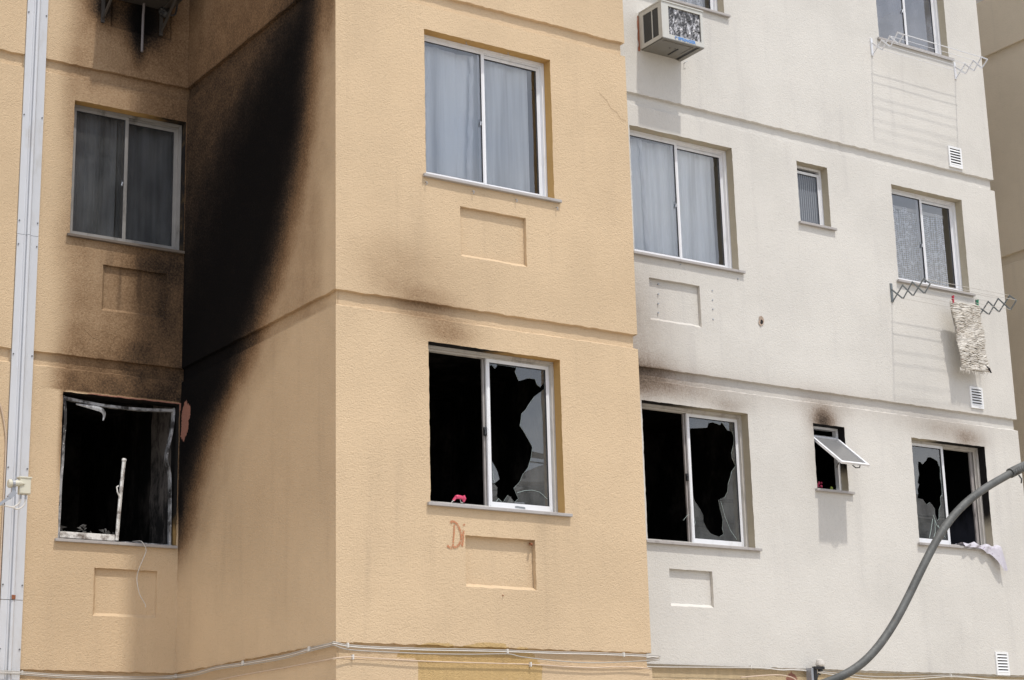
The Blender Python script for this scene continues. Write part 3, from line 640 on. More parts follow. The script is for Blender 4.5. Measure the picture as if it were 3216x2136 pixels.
nn = Vector((1, 0, 0)).cross(t).normalized()
m = MB(); wd = .026
xa, xb = a+.002, b+.004
for x in (xa+wd/2, xb-wd/2): m.bar((x, P0.y, P0.z), (x, P1.y, P1.z), wd, .022, nn)
for q0 in (P0+t*.013, P1-t*.013): m.bar((xa+wd, q0.y, q0.z), (xb-wd, q0.y, q0.z), wd, .022, nn)
m.build('sash', 'white_aluminium', win, label='tilted open sash')
m = MB(); q0, q1 = P0+t*.026, P1-t*.026; m.add([(xa+wd, q0.y, q0.z), (xb-wd, q0.y, q0.z), (xb-wd, q1.y, q1.z), (xa+wd, q1.y, q1.z)], [(0, 1, 2, 3)]); m.build('pane', 'grey_screen_glass', win, fixn=False)
m = MB(); xc = (xa+xb)/2; m.tube([(xc-.03, P1.y+.01, P1.z-.012), (xc+.0, P1.y-.0, P1.z-.035), (xc+.05, P1.y, P1.z-.03), (xc+.06, P1.y, P1.z-.008)], .006, 6); m.build('latch', 'black_plastic', win)
m = MB(); m.bar((b-.02, E+.1, 1.98), (b-.004, E-.03, 2.14), .014, .004, (1, 0, 0)); m.build('stay_arm', 'sooty_aluminium', win)
m = MB(); m.box(a, b, y0+.01, y0+.035, 2.262, 2.285); m.build('cross_bar', 'sooty_aluminium', win)
# --- recessed wall windows
slider(D, LO[1], 1, wL, 'ochre_reveal', lambda u, z, dd: .12+.55*sm((u+.55)/.5), 'smoke darkened window with grey curtains above the burnt out window', glassm='smoked_glass', exr=.12, fr='sooty_frame' if 'sooty_frame' in MATS else 'white_aluminium')
curtain(-1.12, -.60, D+.205, 3.81, 5.03, 'grey_cloth', 'grey curtain in the left half of the smoke darkened window', seed=11, folds=7, group=CG)
curtain(-.58, .05, D+.225, 3.81, 5.03, 'grey_cloth', 'dim grey curtain in the right half of the smoke darkened window', seed=13, folds=5, group=CG, amp=.008)
slider(D, LO[2], 2, wL, 'ochre_reveal', nos, 'top floor window behind the burnt air conditioner', exr=.12)
# burnt out window, frame warped by heat
xl, xr, zb, zt = LO[0]
y = D+.09
def prof(pts, r=.016, rb=.03, seed=0): return spline([(x, y, z) for x, z in pts], 5), (r, rb)
m = MB()
p = spline([(-1.062, y, 2.345), (-1.052, y-.01, 2.30), (-1.044, y-.02, 2.15), (-1.049, y-.012, 1.964), (-1.046, y, 1.788), (-1.054, y+.005, 1.593), (-1.056, y, 1.4), (-1.060, y, 1.207), (-1.062, y, 1.11)], 4)
m.tube(p, [(.017, .028)]*len(p), 4, flat=(1, 0, 0))
p = spline([(-.035, y, 2.345), (-.038, y-.01, 2.259), (-.056, y-.02, 2.125), (-.084, y-.03, 2.011), (-.104, y-.035, 1.929), (-.100, y-.03, 1.848), (-.066, y-.01, 1.771), (-.052, y, 1.671), (-.046, y, 1.471), (-.044, y, 1.11)], 4)
m.tube(p, [(.014, .028)]*len(p), 4, flat=(1, 0, 0))
p = spline([(-1.06, y, 2.335), (-.906, y, 2.318), (-.702, y-.01, 2.300), (-.496, y-.01, 2.298), (-.286, y, 2.306), (-.042, y, 2.325)], 5); m.tube(p, [(.028, .017)]*len(p), 4, flat=(0, 1, 0))
win = m.build('window', 'burnt_aluminium', bld, label='burnt out window with a buckled frame and no glass, low in the soot covered corner')
wL[2](wL[1][0], 'ochre_reveal', win, lambda u, z, dd: 1.1 if z > 2.3 else (1.0*sm((z-1.2)/.5)+.35 if u > -.3 else .9*sm((z-1.15)/.6)))
sill(win, xl, xr, zb, D, (.03, .0))
m = MB(); p = spline([(-.535, y-.01, 1.125), (-.526, y-.01, 1.29), (-.514, y-.01, 1.487), (-.502, y-.01, 1.656), (-.492, y-.01, 1.785), (-.488, y-.012, 1.85)], 5)
m.tube(p, [(.017, .014)]*(len(p)-3)+[(.021, .02), (.021, .016), (.013, .01)], 6, flat=(1, 0, 0)); m.tube([(-.52, y-.02, 1.50), (-.548, y-.03, 1.545), (-.556, y-.03, 1.585), (-.540, y-.03, 1.60)], .007, 5)
m.build('melted_stile', 'scorched_rail', win)
m = MB(); m.box(-1.045, -.555, y-.02, y+.0, 1.118, 1.172, bev=.004); m.build('bottom_rail', 'scorched_rail', win)
m = MB(); m.box(-1.07, -.02, y+.002, y+.06, 1.098, 1.122); m.build('track', 'burnt_aluminium', win)
m = MB(); p = spline([(-.95, y-.03, 2.285), (-.85, y-.04, 2.272), (-.78, y-.05, 2.262), (-.725, y-.06, 2.245), (-.702, y-.06, 2.205), (-.712, y-.06, 2.155)], 6); m.tube(p, [(.005+.018*math.sin(math.pi*min(1, i/len(p)*1.05)), .006) for i in range(len(p))], 6, flat=(0, 0, 1)); m.build('hanging_strip', 'burnt_aluminium', win)
m = MB(); random.seed(3)
for i in range(34):
    x = random.choice([random.uniform(-1.04, -.98), random.uniform(-.88, -.62), random.uniform(-.88, -.75), random.uniform(-.6, -.54)]); q = Vector((x, y+.03+random.uniform(0, .05), 1.165+random.uniform(0, .05)*(1.6 if -.85 < x < -.7 else 1))); s_ = random.uniform(.01, .03)
    m.add([q+Vector((random.uniform(-1, 1), random.uniform(-.6, .6), random.uniform(-1, 1)))*s_*1.3 for _ in range(4)], [(0, 1, 2), (0, 2, 3), (0, 3, 1), (1, 3, 2)])
m.build('debris', 'debris', win, kind='stuff')
room(win, xl, xr, D, zb, zt, 'burnt_room', exr=.07, depth=2.6)
m = MB(); V = []; P = [(-.02+.012*math.sin(i*2.1), 1.12+i*.1) for i in range(15)]
for i, (xx, z) in enumerate(P):
    V += [(.045+.004*math.sin(i), D+.162, z), (.045+.004*math.sin(i), D+.76+.012*math.sin(i*1.7), z)]
m.add(V, [(2*i, 2*i+1, 2*i+3, 2*i+2) for i in range(len(P)-1)]); m.build('scorched_plaster', 'scorched_plaster', win, fixn=False)

# ------------------------------------------------------------------ wall details
def rib(parent, name, pts, w_, mat, y, n=6):
    p = spline([(a_, y, b_) for a_, b_ in pts], n); m = MB(); V = []; k = len(p)
    for i, q in enumerate(p):
        t_ = (p[min(i+1, k-1)]-p[max(i-1, 0)]).normalized(); s_ = Vector((-t_.z, 0, t_.x)); ww = w_*(.75+.5*abs(math.sin(i*1.7)))
        V += [q+s_*ww/2, q-s_*ww/2]
    m.add(V, [(2*i, 2*i+1, 2*i+3, 2*i+2) for i in range(k-1)]); return m
m = MB()
for pts, w_, yy in (([(1.038, .936), (1.033, .859), (1.026, .80), (1.021, .751)], .013, -.0045), ([(1.001, .941), (1.02, .957), (1.045, .952), (1.067, .934), (1.093, .885), (1.098, .829), (1.084, .789), (1.060, .765), (1.044, .758), (1.004, .753), (.969, .765)], .017, -.0058), ([(1.124, .901), (1.116, .83), (1.106, .767)], .017, -.0045), ([(1.120, .934), (1.136, .943)], .013, -.0045)):
    q = rib(None, '', pts, w_, '', yy); m.add(q.v, q.f)
m.build('painted_letters', 'red_chalk', bld, label='the letters Di scrawled in red on the wall', fixn=False)
for x, z in ((3.907, 3.527), (3.902, 3.429), (3.896, 3.336), (3.891, 3.246)): MB().tube([(x, E+.02, z), (x, E+.033, z)], .007, 8).build('wall_plug', 'grey_steel', bld)
for x, z in ((4.539, 3.545), (4.536, 3.451), (4.534, 3.361), (4.53, 3.261)): MB().tube([(x, E-.006, z), (x, E+.01, z)], .007, 8).build('wall_plug', 'grey_steel', bld)
for x, z in ((4.16, 3.75), (4.87, 3.71)): MB().tube([(x, E-.012, z), (x, E+.01, z)], .006, 8).build('wall_plug', 'grey_steel', bld)
for pts in ([(2.62, 4.86), (2.70, 4.80), (2.74, 4.74), (2.80, 4.72), (2.84, 4.66), (2.90, 4.655)],):
    MB().tube([(x, -.0035, z) for x, z in pts], .0010, 4).build('plaster_crack', 'hairline', bld)
for pts in ([(-.92, 2.95), (-.86, 2.90), (-.84, 2.885), (-.78, 2.87)],): MB().tube([(x, D-.0035, z) for x, z in pts], .0012, 4).build('plaster_crack', 'hairline', bld)
# knocked hole in the white wall
m = MB(); random.seed(5); n = 14; rim = []; inn = []
for i in range(n):
    a_ = 2*math.pi*i/n; r_ = .037*(1+.25*random.uniform(-1, 1)); rim.append((5.136+r_*math.cos(a_)*.9, E-.007, 3.319+r_*math.sin(a_)*1.25)); inn.append((5.142+r_*.5*math.cos(a_), E-.0035, 3.312+r_*.62*math.sin(a_)))
m.add(rim+inn, [(i, (i+1) % n, n+(i+1) % n, n+i) for i in range(n)], 0); m.add(inn, [tuple(range(n))], 1)  # black flat centre paints the shade inside the hole
m.build('knocked_hole', ['brick_pale' if 'brick_pale' in MATS else 'brick_red', 'matt_black'], bld, fixn=False)
# rust stain chips on the front wall
m = MB(); m.tube([(1.475, -.002, .408), (1.475, -.014, .40)], .004, 6); m.tube([(1.775, .04, .835), (1.765, .0, .828), (1.755, -.01, .82)], .010, 5); m.build('nail', 'copper_rust', bld)

# metal cover strip over the movement joint
cov = thing('joint_cover', (-1.46, D, GR), 'tall white ribbed metal cover strip screwed to the wall at far left', 'cover strip')
segs = [(GR, .560), (.5645, 3.715), (3.7195, 6.9), (6.9045, TOP)]
for i, (a_, b_) in enumerate(segs):
    m = MB(); yo = D-.006-(.002 if i % 2 else 0)
    prof_ = [(-1.560, 0), (-1.560, -.012), (-1.503, -.012), (-1.500, -.020), (-1.490, -.020), (-1.486, -.004), (-1.480, -.004), (-1.475, -.026), (-1.462, -.032), (-1.455, -.032), (-1.445, -.026), (-1.440, -.010), (-1.432, -.012), (-1.372, -.012), (-1.370, 0)]
    n = len(prof_); V = [(x, yo+d_, z) for z in (a_, b_) for x, d_ in prof_]
    m.add(V, [(j, j+1, n+j+1, n+j) for j in range(n-1)]+[tuple(range(n)), tuple(range(n, 2*n))]); sgm = m.build('cover_segment', 'metal_cover', cov)
    zz = a_+.12
    while zz < b_:
        if zz > -.6:
            for x in (-1.548, -1.385):
                m = MB(); m.tube([(x, yo-.019, zz), (x, yo-.010, zz)], .0065, 8); m.build('screw', 'screw_metal', sgm)
        zz += .98 if b_-a_ > 2 else .3
m = MB(); m.box(-1.475, -1.445, D-.046, D-.036, .565, .60); m.build('rusty_clip', 'copper_rust', cov)

# ------------------------------------------------------------------ cables
def cable(name, pts, r_, mat, label, group='telephone cables along the wall belt'):
    t_ = tag(MB().tube(spline(pts, 5), r_, 6).build(name, mat, smooth=True), label, 'cable', group); return t_
Bx = -.02
front1 = [(-.012, -.004), (.084, -.017), (.327, -.028), (.701, -.03), (1.087, -.021), (1.512, -.016), (1.895, -.021), (2.318, -.018), (2.889, -.016)]
sideb = [(2.44, -.031), (2.012, -.017), (1.496, -.022), (.834, -.03), (.357, -.012), (.04, -.002)]
leftb = [(-2.3, -.03), (-1.539, -.016), (-1.356, -.022), (-1.051, -.037), (-.674, -.041), (-.288, -.035), (-.04, -.02)]
def route(dz, dy, f, amp):
    ph = dz*500
    wv = lambda s_: amp*math.sin(s_*4+ph)
    return [(x, D-.022-dy-(.028 if x < -1.3 else 0), z+dz+wv(x)) for x, z in leftb]+[(-.022-dy, yy, z+dz+wv(yy)) for yy, z in sideb]+[(-.03-dy, -.03-dy, -.003+dz)]+[(x, -.022-dy, z+dz+wv(x)) for x, z in f[1:]]+[(2.98, .02, -.03+dz), (2.97, E-.03, -.03+dz)]
cable('wall_cable', route(-.002, 0, front1, .003), .0043, 'cable_grey', 'upper grey cable of the bundle clipped under the lowest wall ledge')
cable('wall_cable', route(-.014, .004, front1, .003), .0043, 'cable_white', 'middle pale cable of the bundle clipped under the lowest wall ledge')
front2 = [(-.006, -.015), (.09, -.03), (.383, -.04), (.759, -.042), (1.146, -.034), (1.492, -.022), (1.613, -.04), (1.886, -.062), (2.166, -.073), (2.452, -.066), (2.88, -.036)]
cable('wall_cable', route(-.026, .002, front2, .002), .0043, 'cable_grey', 'grey cable that droops away from the bundle at right of the front wall')
c3 = [(-.022, 2.85, -.16), (-.022, 2.4, -.135), (-.022, 2.0, -.127), (-.022, 1.493, -.122), (-.022, .833, -.124), (-.022, .357, -.122), (-.022, .05, -.122), (-.025, -.025, -.122)]+[(x, -.022, z) for x, z in [(.132, -.108), (.45, -.117), (.827, -.124), (1.348, -.124), (1.712, -.124), (2.03, -.133), (2.313, -.136), (2.603, -.12), (2.9, -.13)]]
cable('wall_cable', c3, .0042, 'cable_pale', 'single pale cable running below the bundle, curving round the corner')
wcab = [(2.99, .01), (3.6, .004), (4.74, .001), (5.089, -.014), (5.217, -.008), (5.345, -.008), (5.486, -.015), (5.629, -.024), (5.865, -.035), (6.131, -.049), (6.403, -.053), (6.821, -.041), (7.107, -.028), (7.324, -.021), (7.616, -.033), (7.912, -.047), (8.386, -.046), (8.68, -.05)]
cable('wall_cable', [(x, E-.02, z-.004) for x, z in wcab], .0055, 'cable_grey', 'grey cable along the foot of the white wall')
cable('wall_cable', [(x, E-.026, z-.020-.012*math.sin(x*2.2)) for x, z in wcab], .0045, 'cable_white', 'thin white cable just below the grey one at the foot of the white wall')
cable('wall_cable', [(4.6, E-.03, -.10), (4.9, E-.03, -.075), (5.1, E-.03, -.07), (5.25, E-.03, -.10), (5.33, E-.03, -.19)], .006, 'cable_pale', 'short pale looped cable left of the black cable bracket')
for i, (x, y_, z) in enumerate([(-1.356, D-.03, -.03), (-.006, D-.03, -.028), (-.03, 1.496, -.03), (-.03, .36, -.02), (.085, -.03, -.025), (1.49, -.03, -.03), (2.62, -.03, -.025), (.132, -.02, -.108), (1.712, -.02, -.124), (4.74, E-.02, -.004), (7.33, E-.02, -.028)]):
    m = MB(); m.box(x-.007, x+.007, y_-.006, y_+.02, z-.018, z+.018, bev=.003); tag(m.build('cable_clip', 'cable_white'), ['white clip on the cables at the metal cover strip', 'white clip on the cables in the inner corner', 'white clip halfway along the side wall cables', 'white clip on the side wall near the front corner', 'white clip on the bundle just right of the front corner', 'white clip where one cable leaves the bundle', 'white clip near the right end of the front cables', 'white clip on the lower single cable near the corner', 'white clip on the lower single cable at right', 'white clip on the cable left of the black bracket', 'white clip on the cable left of the lowest vent'][i], 'clip', 'clips holding the cables')
cable('wall_cable', [(x, D-.012, z) for x, z in [(-1.80, 2.5), (-1.70, 2.3), (-1.639, 2.195), (-1.611, 2.103), (-1.585, 1.98), (-1.573, 1.879), (-1.571, 1.683), (-1.571, 1.372), (-1.573, 1.018), (-1.574, .759), (-1.58, -.2)]], .006, 'cable_pale', 'brown cable running down along the left edge of the metal cover strip', None)
cable('hanging_cable', [(-.375, D+.12, 1.13), (-.369, D+.03, 1.122), (-.355, D-.045, 1.108)]+[(x, 2.849, z) for x, z in [(-.317, 1.048), (-.325, .997), (-.372, .883), (-.392, .807), (-.388, .745), (-.366, .66), (-.338, .612), (-.31, .57), (-.31, .545)]], .0034, 'cable_white', 'thin white cable dangling from the burnt out window', None)
# bracket
br = thing('cable_bracket', (5.46, E, -.1), 'black cable bracket with a white insulator cap on the white wall', 'bracket')
m = MB(); m.box(5.44, 5.475, E-.10, E-.012, -.3, .0, bev=.003); m.box(5.44, 5.56, E-.115, E-.07, -.012, .014, bev=.003); m.tube([(5.52, E-.09, -.06), (5.50, E-.09, -.05), (5.475, E-.09, -.09)], .008, 6); m.build('arm', 'black_plastic', br)
m = MB(); m.box(5.41, 5.439, E-.09, E-.02, -.3, .0); m.build('plate', 'grey_steel', br)
m = MB(); m.tube([(5.525, E-.09, .015), (5.525, E-.09, .03), (5.525, E-.09, .052), (5.525, E-.09, .054), (5.525, E-.09, .072), (5.525, E-.09, .078)], [.030, .042, .042, .034, .034, .02], 14); m.build('insulator', 'cable_white', br)
m = MB(); m.tube([(5.525, E-.09, -.03), (5.525, E-.09, .014)], [.022, .026], 10); m.build('base', 'black_plastic', br)

# ------------------------------------------------------------------ vents
def vent(x0, x1, z0, z1, label):
    t_ = thing('vent', (x0, E, z0), label, 'vent', 'louvred vents in the white wall'); m = MB(); f_ = .022
    m.box(x0, x0+f_, E-.014, E, z0, z1); m.box(x1-f_, x1, E-.014, E, z0, z1); m.box(x0+f_, x1-f_, E-.014, E, z0, z0+f_+.01); m.box(x0+f_, x1-f_, E-.014, E, z1-f_, z1); m.build('frame', 'white_plastic', t_)
    m = MB(); m.add([(x0+f_, E-.0045, z0+f_), (x1-f_, E-.0045, z0+f_), (x1-f_, E-.0045, z1-f_), (x0+f_, E-.0045, z1-f_)], [(0, 1, 2, 3)]); m.build('dark_backing', 'matt_black', t_, fixn=False)  # black sheet stands in for the shade behind the slats
    n = 6; h = (z1-z0-2*f_-.01)/n
    for i in range(n):
        z = z0+f_+.01+h*(i+.02); m = MB(); m.add([(x0+f_, E-.017, z), (x1-f_, E-.017, z), (x1-f_, E-.006, z+h*.66), (x0+f_, E-.006, z+h*.66), (x0+f_, E-.013, z-.001), (x1-f_, E-.013, z-.001), (x1-f_, E-.005, z+h*.6), (x0+f_, E-.005, z+h*.6)], [(0, 1, 2, 3), (0, 4, 5, 1), (3, 2, 6, 7), (4, 7, 6, 5), (0, 3, 7, 4), (1, 5, 6, 2)]); m.build('slat', 'white_plastic', t_)
simple('white_plastic', (.80, .81, .82), .4, 0, .02, 5)
vent(7.991, 8.193, 5.432, 5.672, 'white louvred vent below the white clothes rack')
vent(7.985, 8.175, 2.755, 2.985, 'white louvred vent below the hanging rug')
vent(8.007, 8.195, -.006, .227, 'white louvred vent at bottom right beside the lamp arm')

# ------------------------------------------------------------------ air conditioner
ac = thing('air_conditioner', (3.79, E, 5.86), 'grey box air conditioner with crushed back fins sticking out of the white wall', 'air conditioner')
x0, x1, yf, yb, z0, z1 = 3.795, 4.305, E-.355, E+.05, 5.865, 6.235
m = MB(); T = .012
m.box(x0, x1, yf, yb, z1-T, z1); m.box(x0-.006, x1+.006, yf-.008, yb-.06, z1+.0005, z1+.012)     # top and lid
m.box(x0, x0+T, yf, yf+.055, z0, z1-T); m.box(x0, x0+T, yb-.12, yb, z0, z1-T); m.box(x0, x0+T, yf+.055, yb-.12, z1-T-.03, z1-T); m.box(x0, x0+T, yf+.055, yb-.12, z0, z0+.035); m.box(x0, x0+T, yf+.145, yf+.157, z0+.035, z1-.042)
m.box(x1-T, x1, yf, yb, z0, z1-T)
m.box(x0+T, x0+.085, yf, yf+.012, z0, z1-T); m.box(x1-.03, x1-T, yf, yf+.012, z0, z1-T); m.box(x0+.085, x1-.03, yf, yf+.012, z0, z0+.045); m.box(x0+.085, x1-.03, yf, yf+.012, z1-T-.022, z1-T)
m.build('casing', 'casing', ac)
for a_, b_ in ((yf+.055, yf+.145), (yf+.157, yb-.12)):
    m = MB(); m.add([(x0+.006, a_, z0+.035), (x0+.006, b_, z0+.035), (x0+.006, b_, z1-.042), (x0+.006, a_, z1-.042)], [(0, 1, 2, 3)]); m.build('side_grille', 'louvre', ac, fixn=False)
m = MB(); nx, nz = 26, 20; random.seed(9); V = [(lerp(x0+.085, x1-.03, i/nx), yf+.016+random.uniform(-.003, .004), lerp(z0+.045, z1-.034, j/nz)) for j in range(nz+1) for i in range(nx+1)]
m.add(V, [(j*(nx+1)+i, j*(nx+1)+i+1, (j+1)*(nx+1)+i+1, (j+1)*(nx+1)+i) for j in range(nz) for i in range(nx)]); m.build('condenser_fins', 'crushed_fins', ac, fixn=False)
m = MB(); m.box(x0+.02, x1-.055, yf+.02, yb-.05, z0-.004, z0+.002); m.box(x0+.05, x1-.10, yf+.05, yf+.062, z0-.010, z0-.0045); m.box(x1-.11, x1-.098, yf+.063, yb-.18, z0-.009, z0-.0045); m.box(x1-.05, x1-.0, yf+.0, yb-.05, z0-.012, z0-.0005); m.box(x0, x1-.0505, yf, yf+.019, z0-.008, z0-.0005)
m.build('base_pan', 'pan_metal', ac)
m = MB(); m.box(x1-.075, x1-.0505, yf+.021, yb-.05, z0-.006, z0-.0042); m.box(x0+.3, x0+.312, yf+.15, yb-.1, z0-.010, z0-.0045); m.tube([(x0+.22, yf+.17, z0-.006), (x0+.22, yf+.17, z0-.0042)], .008, 8); m.tube([(x0+.28, yf+.16, z0-.006), (x0+.28, yf+.16, z0-.0042)], .008, 8); m.build('base_rib_gap', 'black_plastic', ac)  # black strip at right paints the dark gap beside the pan
cu = bpy.data.curves.new('lettering', 'FONT'); cu.body = 'SPRINGER'; cu.size = .043; cu.extrude = .0008; cu.space_character = 1.1; cu.offset = .0018
ob = bpy.data.objects.new('tmp', cu); COL.objects.link(ob); dg = bpy.context.evaluated_depsgraph_get(); me = bpy.data.meshes.new_from_object(ob.evaluated_get(dg)); COL.objects.unlink(ob); bpy.data.objects.remove(ob)
wdt = max(v.co.x for v in me.vertices)
me.transform(Matrix.Scale(.215/wdt, 4, (1, 0, 0))); me.transform(Matrix.Rotation(math.pi/2, 4, 'X')); me.transform(Matrix.Translation((x0+.190-3.79, yf-.0022-E, z0+.009-5.86))); me.materials.append(MATS['logo_blue'])
ob = bpy.data.objects.new('lettering', me); COL.objects.link(ob); ob.parent = ac
m = MB(); cx, cz = x0+.165, z0+.023
for rr in (.0155, .0095):
    p = [(cx+rr*math.cos(a_*math.pi/9), yf-.002, cz+rr*.95*math.sin(a_*math.pi/9)) for a_ in range(14 if rr > .01 else 12)]; m.tube(p, .0016, 5)
m.build('emblem', 'logo_blue', ac)
m = MB(); random.seed(2); n = 12; V = []
for i in range(n+1):
    z = lerp(z0-.02, z1-.02, i/n); V += [(x0-.012-random.uniform(0, .014), E-.0042, z), (x0+.002, E-.0042, z)]
m.add(V, [(2*i, 2*i+1, 2*i+3, 2*i+2) for i in range(n)]); m.build('ragged_opening', 'brick_red', ac, fixn=False)
m = MB(); m.tube([(x1+.055, E-.03, 5.857), (x1+.03, E-.028, 5.843), (x1+.03, E-.002, 5.835)], .0035, 5); tag(m.build('wire_hook', 'grey_steel'), 'bent wire hook on the white wall beside the air conditioner', 'hook')

# burnt air conditioner high in the corner
ab = thing('air_conditioner', (-.5, D, 6.08), 'burnt air conditioner on a metal shelf at top left, cropped by the photo', 'air conditioner')
m = MB(); m.box(-.86, -.23, 2.52, D+.02, 6.165, 6.56, bev=.008); m.build('casing', 'soot_metal', ab)
m = MB(); m.box(-.88, -.20, 2.50, D-.004, 6.125, 6.16); m.build('shelf', 'soot_metal', ab)
for x in (-.855, -.285):
    m = MB(); m.bar((x, D-.012, 5.86), (x, D-.012, 6.13), .03, .02, (0, 1, 0)); m.bar((x, D-.02, 5.90), (x, 2.53, 6.115), .028, .016, (1, 0, 0)); m.bar((x, 2.50, 6.115), (x, D-.004, 6.115), .03, .018, (0, 0, 1)) ; m.build('bracket', 'soot_metal', ab)
m = MB(); m.tube([(-.478, D-.04, 5.645), (-.476, D-.04, 6.0), (-.474, D-.05, 6.14)], .0125, 10); m.build('drain_pipe', 'pipe_dark', ab)
m = MB(); m.tube(spline([(-.17, D-.1, 6.35), (-.165, D-.1, 6.2), (-.172, D-.09, 6.10), (-.19, D-.08, 6.062), (-.24, D-.06, 6.065)], 6), .009, 8); m.build('power_cord', 'black_plastic', ab)
bm = bmesh.new(); bmesh.ops.create_icosphere(bm, subdivisions=3, radius=.05)
for v in bm.verts: v.co *= 1+.35*noise.noise(v.co*30)+.2*noise.noise(v.co*70); v.co.z *= .9
m = MB(); m.add([v.co+Vector((-.27, D-.05, 6.085)) for v in bm.verts], [[v.index for v in f.verts] for f in bm.faces]); bm.free(); m.build('melted_plug', 'black_plastic', ab)

# ------------------------------------------------------------------ clothes racks
def rack(zc, z1r, label, mat, tops, bots, rodm, dz=0, barw=.016):
    t_ = thing('clothes_rack', (6.95, E, zc), label, 'clothes rack', 'folding wall racks for drying clothes')
    for x in (6.95, 8.22):
        m = MB(); m.box(x-.014, x+.014, E-.012, E, zc-.09+z1r, zc+.11+z1r); m.build('wall_bracket', mat, t_)
        m = MB(); n = len(tops)
        for i in range(n-1):
            dx = .004
            m.bar((x-dx, tops[i][0], tops[i][1]), (x-dx, bots[i+1][0], bots[i+1][1]), barw, .004, (1, 0, 0)); m.bar((x+dx, bots[i][0], bots[i][1]), (x+dx, tops[i+1][0], tops[i+1][1]), barw, .004, (1, 0, 0))
        e = tops[-1]; g_ = bots[-1]; tip = ((e[0]+g_[0])/2-.085, (e[1]+g_[1])/2+.005)
        m.bar((x-.004, *e), (x-.004, *tip), barw, .004, (1, 0, 0)); m.bar((x+.004, *g_), (x+.004, *tip), barw, .004, (1, 0, 0)); m.build('scissor_arm', mat, t_)
    pts = [tops[1], tops[2], tops[3], tip, bots[2], bots[1], bots[3]]
    for q in pts: m = MB(); m.tube([(6.94, *q), (8.23, *q)], .0026, 6); m.build('rod', rodm, t_)
    return t_
rack(3.85, .0, 'grey folding clothes rack holding a rag rug below the lace curtain window', 'rack_grey', [(E-.006, 3.90), (.712, 3.905), (.575, 3.903), (.420, 3.895)], [(E-.006, 3.765), (.720, 3.762), (.580, 3.757), (.425, 3.742)], 'rod')
rack(6.585, .0, 'white folding clothes rack at top right under the bare window', 'rack_white', [(E-.006, 6.645), (.723, 6.622), (.600, 6.620), (.487, 6.617)], [(E-.006, 6.505), (.728, 6.512), (.607, 6.500), (.495, 6.492)], 'rack_white')
# rag rug
rug = thing('rug', (7.85, .735, 3.82), 'shaggy off-white rag rug pegged to the grey clothes rack', 'rug')
random.seed(21); L_ = [(3.835, 7.65, 8.08), (3.64, 7.69, 8.11), (3.4, 7.715, 8.12), (3.10, 7.74, 8.155)]
def ex(z): 
    return interp(-z, [(-a_, b_) for a_, b_, c_ in L_]), interp(-z, [(-a_, c_) for a_, b_, c_ in L_])
m = MB(); n = 30; k = 36; V = []
for i in range(n):
    z = lerp(3.84, 3.12, i/(n-1)); a_, b_ = ex(z)
    for j in range(k): u = j/(k-1); V.append((lerp(a_, b_, u), .738+.012*math.sin(u*5+i*.2)+.004*random.uniform(-1, 1), z+.006*math.sin(u*9)))
m.add(V, [(i*k+j, i*k+j+1, (i+1)*k+j+1, (i+1)*k+j) for i in range(n-1) for j in range(k-1)]); m.build('rug_backing', 'rag_rug', rug, fixn=False)
m = MB()
for i in range(44):
    z = 3.83-i*.0163; a_, b_ = ex(z); 
    for seg in range(3):
        p = []; s0 = lerp(a_, b_, seg/3)-random.uniform(.0, .014); s1 = lerp(a_, b_, (seg+1)/3)+random.uniform(.0, .014); sag = random.uniform(-.006, .006)
        for j in range(7):
            u = j/6; p.append((lerp(s0, s1, u), .724+.012*math.sin((lerp(s0, s1, u)-a_)/(b_-a_)*5+i*.3)+random.uniform(-.005, .003), z+sag*u+.005*math.sin(u*6+i)+random.uniform(-.003, .003)))
        m.tube(p, [.004]+[random.uniform(.007, .012) for _ in range(5)]+[.003], 5)
m.build('rag_strand', 'rag_rug', rug, kind='stuff', smooth=True)
m = MB()
for i in range(60):
    x = random.uniform(7.72, 8.12); p = [(x, .735, 3.13), (x+random.uniform(-.01, .01), .73, 3.11), (x+random.uniform(-.02, .02), .73+random.uniform(-.01, .01), 3.13-random.uniform(.03, .065))]; m.tube(p, [.004, .003, .0015], 4)
m.build('fringe', 'rag_rug', rug, kind='stuff')
m = MB(); m.tube([(8.085, .71, 3.19), (8.12, .70, 3.15), (8.15, .70, 3.11)], [.004, .012, .006], 6); m.build('dark_tassel', 'matt_black', rug)
for x, z, mt, lb in ((7.69, 3.86, 'red_plastic', 'dark red clothes peg on the left corner of the rug'), (8.06, 3.865, 'green_plastic', 'green clothes peg on the right corner of the rug')):
    m = MB(); m.bar((x-.006, .715, z-.05), (x+.004, .71, z+.035), .014, .008, (0, 1, 0)); m.bar((x-.006, .728, z-.05), (x+.004, .728, z+.035), .014, .008, (0, 1, 0)); tag(m.build('clothes_peg', mt), lb, 'clothes peg', 'pegs holding the rug')
# flowered cloth over the sill
m = MB(); V = []; nu, nv = 40, 16
for i in range(nv):
    v = i/(nv-1)
    for j in range(nu):
        u = j/(nu-1); x = lerp(7.66, 8.205, u); n1 = noise.noise(Vector((x*14, v*3, 2)))
        if v < .45: yy = E+.09-v/.45*.135; z = 1.302+.020*n1+.010*math.sin(u*20+v*5)+.006
        else:
            dr = (v-.45)/.55; k_ = sm((u-.66)/.16); ln = .03+.05*sm((u-.4)/.2)+k_*.165; yy = E-.047-.018*dr*k_+.010*math.sin(u*26+v*4); z = 1.300+.008*n1-dr*ln
            x += k_*dr*(.13-.10*(u-.66)/.34)
        V.append((x, yy, z))
m.add(V, [(i*nu+j, i*nu+j+1, (i+1)*nu+j+1, (i+1)*nu+j) for i in range(nv-1) for j in range(nu-1)])
tag(m.build('cloth', 'flowered_cloth', smooth=True, fixn=False), 'crumpled pale flowered cloth hanging over the right end of the sooty window sill', 'cloth')
